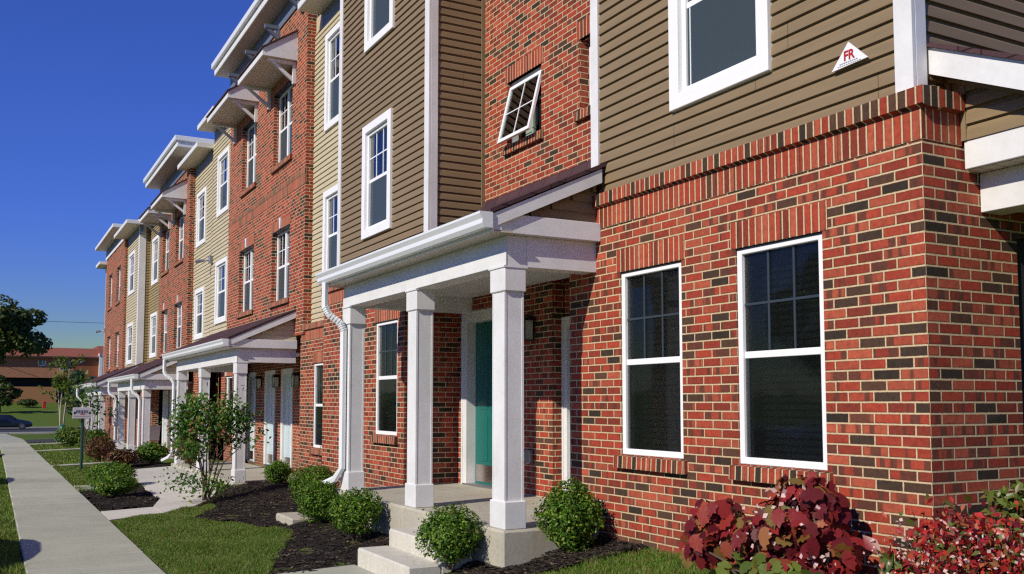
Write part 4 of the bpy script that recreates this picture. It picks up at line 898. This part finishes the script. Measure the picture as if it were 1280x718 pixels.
# sign post
sp_ = root('sign_post', (-22.1, -2.74, -1.68), 'dark green post carrying a small grey plate beside the sidewalk', 'sign')
MB().tube([(-22.1, -2.74, -1.7), (-22.1, -2.74, -.15)], .035, 10).build('post', SGREEN, sp_)
MB().box((-22.02, -2.97, -.40), (-22.045, -2.55, -.13), bev=.008).build('plate', PLATE, sp_)
l = MB(); 
for k, (yy, w) in enumerate(((-2.90, .03), (-2.865, .02), (-2.835, .03), (-2.795, .02), (-2.765, .035), (-2.72, .02), (-2.69, .03), (-2.65, .025))): l.box((-22.018, yy, -.27+(.005 if k % 2 else 0)), (-22.0165, yy+w*.7, -.195))
l.build('blue_marks', SBLUE, sp_); MB().box((-22.018, -2.80, -.30), (-22.0165, -2.70, -.275)).build('red_mark', SRED, sp_)
MB().box((-22.018, -2.95, -.29), (-22.0165, -2.91, -.235)).box((-22.018, -2.61, -.29), (-22.0165, -2.57, -.235)).build('black_marks', BLACK, sp_)
MB().box((-22.018, -2.95, -.345), (-22.0165, -2.58, -.332)).build('pink_line', SPINK, sp_)

# ------------------------------------------------------------------ plants
def leaves(name, pts, nrm, size, m, parent, aspect=.55, cup=.0, jit=.8, lobes=None, droop=0):
    """one mesh of leaf blades at pts; nrm = rough facing direction per leaf"""
    n = len(pts); P = np.asarray(pts, float); N = np.asarray(nrm, float)+rng.normal(0, jit, (n, 3)); N /= np.linalg.norm(N, axis=1)[:, None]
    A = rng.normal(0, 1, (n, 3)); A[:, 2] -= droop; A -= (A*N).sum(1)[:, None]*N; A /= np.linalg.norm(A, axis=1)[:, None]; B_ = np.cross(N, A)
    sz = size*rng.uniform(.65, 1.3, n)
    if lobes is None: shp = np.array([(-1, 0, 0), (-.1, -aspect, .1), (1, 0, 0), (-.1, aspect, .1)])
    else: shp = np.array(lobes)
    k = len(shp)
    V = P[:, None, :]+sz[:, None, None]*(shp[None, :, 0:1]*A[:, None, :]+shp[None, :, 1:2]*B_[:, None, :]+shp[None, :, 2:3]*N[:, None, :])
    off = OFF[parent.name] if parent else Vector((0, 0, -ZO))
    V = V.reshape(-1, 3)-np.array(off)
    me = bpy.data.meshes.new(name); me.vertices.add(len(V)); me.vertices.foreach_set('co', V.ravel())
    if lobes is None:
        b = np.arange(n)*4; T_ = np.stack([b, b+1, b+2, b, b+2, b+3], 1).reshape(-1, 3)
    else:
        b = np.arange(n)*k; T_ = np.concatenate([np.stack([b, b+i, b+(i+1 if i+1 < k else 1)], 1) for i in range(1, k)], 0)
    me.loops.add(T_.size); me.loops.foreach_set('vertex_index', T_.ravel()); me.polygons.add(len(T_)); me.polygons.foreach_set('loop_start', np.arange(len(T_))*3); me.polygons.foreach_set('loop_total', np.full(len(T_), 3)); me.update(); me.validate()
    me.materials.append(m); o = bpy.data.objects.new(name, me); col.objects.link(o)
    if parent: o.parent = parent
    OFF[o.name] = off.copy() if parent else Vector((0, 0, -ZO)); return o
def round_bush(x, y, z, rx, rz, label, n=6500, m=BOXL, size=.016, name='boxwood_bush', cat='bush', group='round boxwood bushes', seed=1):
    r = root(name, (x, y, z), label, cat, group); g_ = np.random.default_rng(seed)
    d = g_.normal(0, 1, (n, 3)); d /= np.linalg.norm(d, axis=1)[:, None]; d[:, 2] = np.abs(d[:, 2])*np.where(g_.random(n) < .72, 1, -.8)
    ph = g_.uniform(0, 6, 6)
    lump = .97+.13*np.sin(d[:, 0]*3.1+ph[0])*np.sin(d[:, 1]*3.7+ph[1])+.10*np.sin(d[:, 2]*6+ph[2]+d[:, 0]*5)+.08*np.sin(d[:, 1]*13+ph[3])*np.sin(d[:, 0]*12+ph[4]+d[:, 2]*9)+.05*np.sin(d[:, 2]*23+ph[5])*np.sin(d[:, 1]*21)
    rad = lump*(1-.50*g_.random(n)**1.8)+.10*g_.random(n)**5
    cz = z+rz*.98
    P = np.stack([x+d[:, 0]*rx*rad, y+d[:, 1]*rx*rad, cz+d[:, 2]*rz*rad], 1)
    P[:, 2] = np.maximum(P[:, 2], z+.03+.04*g_.random(n))
    ns = 46; sd_ = g_.normal(0, 1, (ns, 3)); sd_ /= np.linalg.norm(sd_, axis=1)[:, None]; sd_[:, 2] = np.abs(sd_[:, 2])*.9
    sh = []
    for k in range(ns):
        L_ = g_.uniform(.98, 1.24)
        for i in range(8):
            q = .82+(L_-.82)*i/7; sh.append([x+sd_[k, 0]*rx*q+g_.normal(0, .008), y+sd_[k, 1]*rx*q+g_.normal(0, .008), cz+sd_[k, 2]*rz*q+.03*(i/7)+g_.normal(0, .008)])
    P = np.concatenate([P, np.array(sh)]); d = np.concatenate([d, np.repeat(sd_, 8, 0)])
    leaves('foliage', P, d+np.array([0, 0, .4]), size, m, r, .55, jit=.7)
    st = MB()
    for k in range(0, ns, 2): st.tube([(x+sd_[k, 0]*rx*.5, y+sd_[k, 1]*rx*.5, cz+sd_[k, 2]*rz*.5), (x+sd_[k, 0]*rx*1.02, y+sd_[k, 1]*rx*1.02, cz+sd_[k, 2]*rz*1.02+.01)], [.003, .0015], 4)
    for k in range(9):
        t = g_.uniform(0, 6.28); e = g_.uniform(.3, .75); st.tube([(x+math.cos(t)*.02, y+math.sin(t)*.02, z-.03), (x+math.cos(t)*rx*e*.5, y+math.sin(t)*rx*e*.5, z+rz*.7), (x+math.cos(t)*rx*e, y+math.sin(t)*rx*e, z+rz*1.4)], [.012, .008, .004], 5)
    st.build('stem', BARK, r, uv=False); return r
round_bush(-3.98, -1.24, -1.43, .275, .255, 'round boxwood in front of the near porch slab, right of the steps', seed=2)
round_bush(-3.40, -.36, -1.34, .275, .315, 'tallest round boxwood against the brick wall right of the near column', n=8000, seed=3)
round_bush(-6.28, -1.30, -1.47, .27, .26, 'round boxwood just left of the near steps', seed=4)
round_bush(-7.98, -1.18, -1.52, .27, .27, 'boxwood below the downspout foot, in front of the tallest hedge bush', seed=5)
round_bush(-9.6, -.75, -1.48, .31, .30, 'boxwood behind the downspout, largest of the clump', n=7000, seed=6)
round_bush(-13.9, -.10, -1.53, .25, .225, 'small round boxwood at the foot of the second porch door', n=3500, size=.02, seed=7)
round_bush(-14.6, -2.80, -1.66, .36, .19, 'low boxwood in the mulch triangle, nearer the camera', n=5000, size=.024, seed=8)
round_bush(-16.8, -2.62, -1.66, .42, .23, 'low boxwood in the mulch triangle, behind the nearer one', n=4500, size=.026, seed=9)
round_bush(-23.0, -.98, -1.62, .42, .28, 'green mounded shrub in front of the second downspout', n=3500, size=.03, seed=10, group=None, name='green_shrub')
round_bush(-25.3, -2.0, -1.64, .40, .33, 'rust tinged barberry shrub beyond the sign post', n=3000, size=.03, m=RUSTL, seed=11, group=None, name='barberry_shrub')
round_bush(-22.6, -1.72, -1.64, .40, .22, 'dark purple spiky shrub in front of the third porch', n=1500, size=.035, m=RUSTL, seed=12, group=None, name='purple_shrub')
round_bush(-36.2, -1.9, -1.66, .6, .38, 'yellow green shrub beside the last porch', n=2500, size=.045, m=BIRCHL, seed=13, group=None, name='green_shrub')
round_bush(-32.5, -1.5, -1.64, .45, .35, 'dark green shrub by the last downspout', n=2500, size=.04, seed=14, group=None, name='green_shrub')
round_bush(-20.6, -.42, -1.52, .45, .40, 'orange tinged shrub beside the left column of the second porch', n=2200, size=.035, m=RUSTL, seed=15, group=None, name='barberry_shrub')

# oakleaf hydrangea: big lobed leaves
OAK = [(0, 0, 0), (-.60, -.10, .0), (-.48, -.40, -.05), (-.16, -.44, .03), (.04, -.60, -.08), (.26, -.40, .03), (.50, -.42, -.08), (.62, -.22, .0), (.92, 0, -.16), (.62, .22, .0), (.50, .42, -.08), (.26, .40, .03), (.04, .60, -.08), (-.16, .44, .03), (-.48, .40, -.05), (-.60, .10, .0)]
def lobed_bush(name, label, cat, blobs, base, m_list):
    r = root(name, base, label, cat)
    st = MB()
    for (cx, cy, cz, rx, rz, n, mi, size) in blobs:
        d = rng.normal(0, 1, (n, 3)); d /= np.linalg.norm(d, axis=1)[:, None]; rad = rng.uniform(.55, 1.05, n)
        P = np.stack([cx+d[:, 0]*rx*rad, cy+d[:, 1]*rx*.8*rad, cz+d[:, 2]*rz*rad], 1)
        leaves('foliage', P, d*.7+np.array([.25, -.6, .5]), size, m_list[mi], r, jit=.55, lobes=OAK, droop=1.6)
        for k in range(5):
            q = P[rng.integers(n)]; st.tube([(base[0]+rng.uniform(-.1, .1), base[1]+rng.uniform(-.05, .05), base[2]-.05), ((base[0]+q[0])/2, (base[1]+q[1])/2, (base[2]+q[2])/2+.08), tuple(q)], [.011, .008, .004], 5)
    st.build('stem', BARK, r, uv=False); return r
lobed_bush('oakleaf_hydrangea', 'hydrangea with big maroon lobed leaves against the brick below the right window', 'shrub',
    [(-1.32, -.50, -.84, .23, .19, 110, 0, .078), (-1.38, -.55, -.98, .19, .13, 50, 0, .078), (-.60, -.42, -.66, .25, .22, 150, 0, .08), (-.82, -.48, -.86, .27, .20, 110, 0, .08), (-.55, -.38, -.90, .33, .20, 100, 0, .075), (-.72, -.62, -1.04, .28, .10, 50, 1, .08), (-.45, -.62, -1.06, .22, .10, 26, 1, .08), (-.55, -.50, -1.05, .35, .12, 40, 0, .08)], (-.85, -.5, -1.3), [MAROON, GREENOAK])
hb = bpy.data.objects['oakleaf_hydrangea']
P = np.concatenate([rng.normal((-.62, -.55, -.62), (.12, .08, .07), (36, 3)), rng.normal((-.78, -.58, -.84), (.14, .08, .08), (30, 3)), rng.normal((-.42, -.5, -.95), (.1, .08, .05), (20, 3))])
leaves('flower_head', P, np.tile([0, -1, .5], (len(P), 1)), .018, FLOW, hb, .8)['kind'] = 'stuff'
# scarlet shrub at the corner
r = root('scarlet_shrub', (.62, -.55, -1.25), 'bright scarlet shrub with small pale flowers at the corner of the brick wall', 'shrub')
def blob(c, s, n): return rng.normal(c, s, (n, 3))
P = np.concatenate([blob((.54, -.50, -.70), (.14, .12, .075), 650), blob((.84, -.45, -.74), (.20, .12, .09), 1500), blob((.72, -.62, -.88), (.22, .12, .09), 800), blob((1.1, -.5, -.85), (.18, .14, .14), 500), blob((.75, -.60, -1.05), (.26, .12, .1), 500)])
leaves('foliage', P, np.tile([.2, -.6, .6], (len(P), 1)), .024, SCARL, r, .5, jit=.8, droop=.6)
P = np.concatenate([blob((.25, -.60, -.80), (.06, .06, .07), 70), blob((.62, -.66, -.86), (.24, .08, .12), 260), blob((1.0, -.6, -.82), (.2, .1, .12), 150)])
leaves('flowers', P, np.tile([.2, -.7, .6], (len(P), 1)), .010, FLOW, r, .9)['kind'] = 'stuff'
P = blob((.24, -.66, -.88), (.03, .03, .035), 14)
leaves('large_leaves', P, np.tile([0, -.8, .4], (14, 1)), .07, SCARL, r, .5, jit=.3, droop=1.5)
st = MB()
for k in range(26):
    q = (rng.uniform(.2, 1.25), -.5+rng.uniform(-.1, .1), rng.uniform(-.9, -.55)); st.tube([(.62+rng.uniform(-.15, .15), -.52, -1.28), ((.62+q[0])/2, -.52, -1.0), q], [.007, .005, .002], 5)
st.build('stem', BARK, r, uv=False)
r = root('green_shrub', (.72, -.12, -1.2), 'bright green leafy plant at the right edge behind the scarlet shrub', 'shrub')
P = np.concatenate([blob((.62, -.12, -.54), (.08, .06, .055), 220), blob((.78, -.1, -.68), (.14, .08, .10), 260)])
leaves('foliage', P, np.tile([.2, -.6, .6], (len(P), 1)), .035, GREENOAK, r, .4); MB().tube([(.72, -.12, -1.25), (.70, -.12, -.6)], [.01, .004], 5).build('stem', BARK, r, uv=False)

# multi stem sapling by the second walk
def branchy(r, base, stems, leaf_m, leaf_size, nl, bark=BARK, thick=.014, jit=.12, seed=3, low=.25, droop=.6):
    g_ = np.random.default_rng(seed); st = MB(); P = []
    for (tx, ty, tz) in stems:
        b = np.array(base)+np.array([g_.uniform(-.08, .08), g_.uniform(-.08, .08), 0]); t = np.array([tx, ty, tz]); m1 = b+(t-b)*.35+np.array([0, 0, .12])+g_.normal(0, .03, 3); m2 = b+(t-b)*.7+g_.normal(0, .05, 3)
        st.tube([b-[0, 0, .05], m1, m2, t], [thick, thick*.8, thick*.5, thick*.15], 6)
        for k in range(7):
            u = g_.uniform(low, .98); q = m1+(t-m1)*u if u > .35 else b+(m1-b)*u/.35
            e = q+g_.normal(0, jit*1.6, 3)*[1, 1, .7]+[0, 0, .08]; st.tube([q, (q+e)/2+[0, 0, .02], e], [thick*.35, thick*.25, thick*.1], 4)
            mm = nl//7
            for i in range(mm): s_ = g_.uniform(0, 1.1); P.append(q+(e-q)*s_+g_.normal(0, .035+leaf_size*.6, 3))
    leaves('foliage', P, np.tile([.1, -.3, .6], (len(P), 1)), leaf_size, leaf_m, r, .5, jit=.7, droop=droop); st.build('stem', bark, r, uv=False)
r = root('sapling_tree', (-12.6, -1.62, -1.55), 'multi stemmed leafy sapling in front of the second porch', 'sapling')
branchy(r, (-12.6, -1.62, -1.55), [(-12.9, -2.08, -.15), (-12.9, -1.88, .02), (-12.7, -1.7, -.02), (-12.5, -1.5, .06), (-12.4, -1.3, -.03), (-12.3, -1.15, -.1), (-12.5, -1.05, -.1), (-12.8, -2.05, -.35), (-12.6, -2.0, -.7), (-12.3, -1.0, -.4), (-12.7, -1.75, -.2)], SAPL, .040, 120, seed=5, low=.36)
P = np.concatenate([rng.normal((-12.85, -1.95, -.18), (.15, .12, .13), (330, 3)), rng.normal((-12.7, -1.75, -.12), (.2, .11, .13), (330, 3)), rng.normal((-12.5, -1.35, -.20), (.18, .14, .13), (330, 3)), rng.normal((-12.6, -1.6, -.42), (.2, .2, .12), (230, 3)), rng.normal((-12.8, -2.02, -.55), (.16, .09, .14), (170, 3)), rng.normal((-12.4, -1.13, -.28), (.14, .11, .10), (170, 3)), rng.normal((-12.6, -1.8, -.80), (.16, .14, .10), (110, 3))])
leaves('upper_foliage', P, np.tile([.3, -.6, .5], (len(P), 1)), .040, SAPL, r, .5, jit=.6, droop=.8)
r2_ = r; P = np.concatenate([rng.normal((-12.5, -1.95, -1.28), (.25, .20, .10), (260, 3)), rng.normal((-12.3, -1.55, -1.32), (.2, .16, .09), (180, 3))])
leaves('low_foliage', P, np.tile([.1, -.3, .6], (len(P), 1)), .036, SAPL, r, .5)
r = root('vine_sapling', (-31.0, -1.9, -1.64), 'thin leafy sapling in front of the far porch columns', 'sapling')
branchy(r, (-31.0, -1.9, -1.64), [(-31, -2.15, .6), (-31.2, -1.9, .9), (-30.8, -1.7, .7), (-31, -1.5, .3), (-30.8, -1.9, .0)], SAPL, .07, 56, seed=8, jit=.22, low=.3)
# slender birch with a watering bag
r = root('birch_tree', (-42.2, -1.88, -1.70), 'slender young tree with two pale trunks beyond the sign', 'tree')
branchy(r, (-42.2, -1.88, -1.7), [(-42.4, -2.15, 1.2), (-42.2, -1.9, 1.9), (-42.0, -1.7, 1.4)], BIRCHL, .08, 330, PALEB, .045, .22, seed=9, low=.35)
wb_ = root('watering_bag', (-41.6, -1.95, -1.7), 'dark green watering bag sitting at the foot of the slender tree', 'watering bag')
MB().tube([(-41.6, -1.95, -1.7), (-41.6, -1.95, -1.4), (-41.6, -1.9, -1.05), (-41.6, -1.86, -.95)], [.27, .25, .14, .07], 12).build('bag', BAGG, wb_, uv=False)
MB().box((-41.36, -1.99, -1.55), (-41.345, -1.9, -1.2)).build('stripe', PLATE, wb_, uv=False)
# large trees
def big_tree(name, label, base, cz, R, Rz, n, size, m, trunk=.25, clumps=38, seed=4, cat='tree', flat=1.):
    r = root(name, base, label, cat); g_ = np.random.default_rng(seed); st = MB(); P = []; N_ = []
    C_ = np.array([base[0], base[1], cz])
    st.tube([base, (base[0]+.1, base[1], (base[2]+cz)/2), tuple(C_)], [trunk, trunk*.7, trunk*.35], 8)
    for k in range(clumps):
        d = g_.normal(0, 1, 3); d /= np.linalg.norm(d); rr = g_.uniform(.35, .92); c = C_+d*[R, R, Rz]*rr
        st.tube([tuple(C_-[0, 0, Rz*.5]), tuple((C_+c)/2+[0, 0, -Rz*.1]), tuple(c)], [trunk*.3, trunk*.16, trunk*.04], 5)
        m_ = n//clumps; s_ = R*g_.uniform(.16, .30); q = g_.normal(0, 1, (m_, 3)); q /= np.linalg.norm(q, axis=1)[:, None]; q *= (g_.uniform(.4, 1, m_)**.5)[:, None]
        P.append(c+q*s_*[1, 1, .7]); N_.append(q+[0, 0, .3])
    leaves('crown', np.concatenate(P), np.concatenate(N_), size, m, r, .6, jit=.5); st.build('trunk', BARK, r, uv=False); return r
big_tree('oak_tree', 'large dark green tree at the left edge rising above the far roof', (-62, -5.3, -2.1), 4.15, 4.2, 1.9, 26000, .13, TREEL, .3, 70, 4)
big_tree('cedar_tree', 'dark bluish evergreen across the street before the brick apartments', (-112, 5.6, -2.5), .9, 3.3, 3.0, 9000, .17, EVERL, .25, 40, 5)
big_tree('broadleaf_tree', 'rounded bush like tree left of the tan wall of the far apartments', (-130, -3.2, -1.2), 1.0, 2.6, 2.2, 3500, .18, TREEL, .2, 24, 6)
big_tree('broadleaf_tree', 'broad dark tree standing between the last porch and the apartments', (-118, 10.5, -2.2), 1.2, 3.4, 3.2, 6000, .18, TREEL, .25, 30, 8)
for k_, (x_, y_, l_) in enumerate(((-22, -24, 'leafy tree across the street, farthest along of the three'), (-7, -27, 'leafy tree across the street, middle of the three'), (9, -24, 'leafy tree across the street, nearest to the corner house'))):
    big_tree('street_tree', l_, (x_, y_, -1.85), 3.4, 3.6, 3.4, 5000, .24, SAPL, .25, 30, 30+k_)['group'] = 'trees across the street'
round_bush(-140, .2, -.6, 1.2, .5, 'low dark hedge shrub at the tan apartment wall', n=1500, size=.12, m=TREEL, seed=20, group=None, name='hedge_shrub')
single(MB().box((-138.3, 1.9, -.9), (-138, 2.35, .0), bev=.05).tube([(-138.15, 2.1, 0), (-138.15, 2.1, .18)], [.22, .05], 8), 'utility_box', REDB, 'small red box standing on the far lawn', 'utility box', (-138.15, 2.1, -.9), uv=False)

# ------------------------------------------------------------------ apartments across the street
AP = root('apartment_building', (-152, 0, 0.0), 'long brown brick apartment building with a red shingle roof in the distance', 'building')
apw = [(1.75, 2.75, 5.2, 5.95), (4.55, 6.15, 4.6, 6.0)]
def xwall(p, name, m, y0, y1, z0, z1, x, holes=()): return wall(p, name, m, y0, y1, z0, z1, x, holes, th=.3, axis='x')
xwall(AP, 'brick_wall', FARBR, -22, 6.4, 3.5, 6.5, -150, apw); xwall(AP, 'rust_siding_wall', FARWD, 6.4, 10.2, 3.5, 6.5, -149.85)
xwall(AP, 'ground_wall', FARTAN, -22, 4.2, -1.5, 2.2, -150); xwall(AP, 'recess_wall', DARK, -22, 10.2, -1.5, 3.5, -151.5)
MB().prism([(-150.6+.0, 6.45), (-149.5, 6.45), (-149.5, 6.6), (-152.2, 7.95), (-160, 7.95), (-160, 6.45)], -22, 9.8, 'y').build('roof', REDSH, AP)
MB().box((-149.5, -22, 6.38), (-149.35, 9.8, 6.56)).build('roof_fascia', mat('dark_fascia', (.05, .035, .03), .7), AP)
for (a, b, c, d) in apw:
    w_ = MB().box((-150.15, a, c), (-150.0, a+.07, d)).box((-150.15, b-.07, c), (-150.0, b, d)).box((-150.15, a, c), (-150.0, b, c+.08)).box((-150.15, (a+b)/2, c), (-150.02, (a+b)/2+.06, d)).build('window', VINYL, AP)
    MB().box((-150.3, a, c), (-150.2, b, d)).build('pane', CGL, w_); MB().box((-150.19, (a+b)/2+.05, c+.1), (-150.17, b-.1, d-.05)).build('curtain_like_sheet', BLIND, w_)
MB().box((-149.9, 4.6, 3.6), (-149.2, 6.2, 4.55)).build('balcony', FARTAN, AP)
MB().box((-150, 7.2, 5.7), (-149.8, 7.5, 6.0)).build('white_lamp', WHITE, AP)
xwall(AP, 'end_wing_wall', FARWD, 10.2, 24, -1.5, 6.9, -149.0); MB().prism([(-148.9, 6.7), (-153, 8.4), (-160, 8.4), (-160, 6.7)], 9.8, 24, 'y').build('roof', REDSH, AP)
MB().box((-149.9, 9.75, 3.6), (-148.95, 10.2, 6.9)).box((-152.9, 9.7, 6.7), (-148.85, 9.8, 7.1)).build('rake_board', WHITE, AP)
MB().box((-160, -22, -1.5), (-151.9, 24, 6.4)).build('building_body', FARBR, AP)

# ------------------------------------------------------------------ cars
def car(loc, rot, paint, label, antenna=False):
    r = bpy.data.objects.new('parked_car', None); col.objects.link(r); r.location = (loc[0], loc[1], loc[2]+ZO); r.rotation_euler = (0, 0, rot); props(r, label, 'car'); OFF[r.name] = Vector((0, 0, 0))
    # stations along x (front = +x): x, halfwidth, z_sill, z_belt, z_top, roof halfwidth
    ST = [(-2.30, .70, .36, .74, .80, .60), (-2.22, .82, .26, .86, .96, .72), (-1.80, .88, .22, .92, 1.03, .74), (-1.55, .89, .21, .93, 1.05, .72), (-1.05, .90, .20, .94, 1.34, .60), (-.60, .90, .20, .94, 1.43, .57), (0.1, .90, .20, .93, 1.45, .57), (.45, .90, .20, .92, 1.40, .58), (.98, .90, .20, .90, 1.02, .70), (1.15, .89, .20, .88, .98, .74), (1.7, .87, .21, .80, .88, .74), (2.1, .82, .24, .70, .78, .68), (2.28, .70, .32, .58, .64, .55)]
    b = MB(); n = 10
    for (x, w, zs, zb, zt, rw) in ST:
        h = [(w*.86, zs), (w, zs+.14), (w*1.0, (zs+zb)/2+.05), (w*.97, zb), (rw, zt-.03 if zt-zb > .15 else zt-.02)]
        for (yy, zz) in h: b.v.append((x, -yy, zz))
        for (yy, zz) in h[::-1]: b.v.append((x, yy, zz if zz != h[-1][1] else zz))
    m2 = []
    for i in range(len(ST)-1):
        for k in range(n):
            q = (i*n+k, i*n+(k+1) % n, (i+1)*n+(k+1) % n, (i+1)*n+k); b.f.append(q); b.mi.append(0)
    b.f.append(tuple(range(n))); b.f.append(tuple(range((len(ST)-1)*n, len(ST)*n))); b.mi += [0, 0]
    bo = b.build('body', paint, r, uv=False, smooth=False)
    gl = MB()
    for sgn in (-1, 1):
        for (xa, ta, xb, tb) in ((-1.18, .20, -.62, .92), (-.56, .93, .06, .94), (.12, .94, .82, .25)):
            def pt(x, t):
                import bisect
                for i in range(len(ST)-1):
                    if ST[i][0] <= x <= ST[i+1][0]:
                        u = (x-ST[i][0])/(ST[i+1][0]-ST[i][0]); w = ST[i][1]*.97*(1-u)+ST[i+1][1]*.97*u; rw = ST[i][5]*(1-u)+ST[i+1][5]*u; zb = ST[i][3]*(1-u)+ST[i+1][3]*u; zt = (ST[i][4]-.03)*(1-u)+(ST[i+1][4]-.03)*u
                        return (x, sgn*(w+(rw-w)*t+.006), zb+(zt-zb)*t)
            gl.add([pt(xa, .08), pt(xb, .08), pt(xb, min(.86, tb) if xb < .5 else .22), pt(xa, .86 if xa > -1 else .25), ] if True else [], [(0, 1, 2, 3)])
    gl.add([(.47, -.54, 1.385), (.47, .54, 1.385), (.97, .66, 1.05), (.97, -.66, 1.05)], [(0, 1, 2, 3)]); gl.add([(-1.07, -.55, 1.335), (-1.07, .55, 1.335), (-1.53, .66, 1.075), (-1.53, -.66, 1.075)], [(0, 1, 2, 3)])
    gl.build('windows', CGL, r, uv=False, recalc=False)
    for x in (-1.38, 1.42):
        for sgn in (-1, 1):
            w = MB().tube([(x, sgn*.72, .32), (x, sgn*.74, .32), (x, sgn*.90, .32), (x, sgn*.92, .32)], [.30, .32, .32, .30], 20).build('wheel', TYRE, r, uv=False)
            MB().tube([(x, sgn*.90, .32), (x, sgn*.928, .32)], [.21, .19], 14).build('rim', RIM, w, uv=False)
    for sgn in (-1, 1):
        MB().box((2.12, sgn*.5-.14, .58), (2.27, sgn*.5+.14, .68), bev=.03).build('headlight', HL, r, uv=False); MB().box((-2.28, sgn*.6-.12, .74), (-2.2, sgn*.6+.12, .86), bev=.02).build('tail_light', CARR, r, uv=False)
        MB().box((.55, sgn*.93-.06, .95), (.68, sgn*.93+.06, 1.07), bev=.03).build('mirror', paint, r, uv=False)
    if antenna: MB().tube([(-.9, 0.45, 1.38), (-1.25, .5, 2.0)], [.016, .010], 5).build('antenna', BLACK, r, uv=False)
    return r
car((-100.5, -3.0, zg(-100, 0)+.05), math.pi/2, CARM, 'dark blue sedan driving on the distant cross street')
car((-8.3, -6.66, -1.81), math.pi, CARS, 'silver car parked nearest beside the kerb', True)
car((-19.2, -6.66, -1.81), math.pi, CARR, 'red car parked beside the kerb between two others')
car((-30.5, -6.66, -1.81), math.pi, CARM, 'dark car parked farthest along the kerb')
# grey folding chair on the third porch
ch = root('folding_chair', (-27.5, -.35, -1.58), 'grey metal chair standing on the third porch', 'chair')
MB().box((-27.75, -.6, -1.17), (-27.25, -.15, -1.13)).build('seat', GREYM, ch, uv=False); MB().prism([(-27.25, -1.15), (-27.2, -1.15), (-27.0, -.7), (-27.06, -.7)], -.58, -.17, 'y').build('backrest', PLATE, ch, uv=False)
for (x, y) in ((-27.72, -.57), (-27.72, -.18), (-27.28, -.57), (-27.28, -.18)): MB().tube([(x, y, -1.58), (x, y, -1.15)], .013, 6).build('leg', GREYM, ch, uv=False)
# overhead wire near the far roof
pw = MB().tube([(-170, -60, 12.5), (-150, -20, 11.5), (-140, 10, 10.9), (-120, 60, 12)], .03, 5)
single(pw, 'power_line', BLACK, 'thin dark power line crossing the sky above the far roof', 'power line', (-150, -20, 11.5), uv=False)
for (x, y) in ((-170, -60), (-120, 60)):
    single(MB().tube([(x, y, zg(x, y)), (x, y, 12.6)], [.18, .12], 8), 'utility_pole', BARK, 'wooden pole holding the power line %s' % ('left of the far building' if y < 0 else 'behind the houses'), 'utility pole', (x, y, zg(x, y)), uv=False)
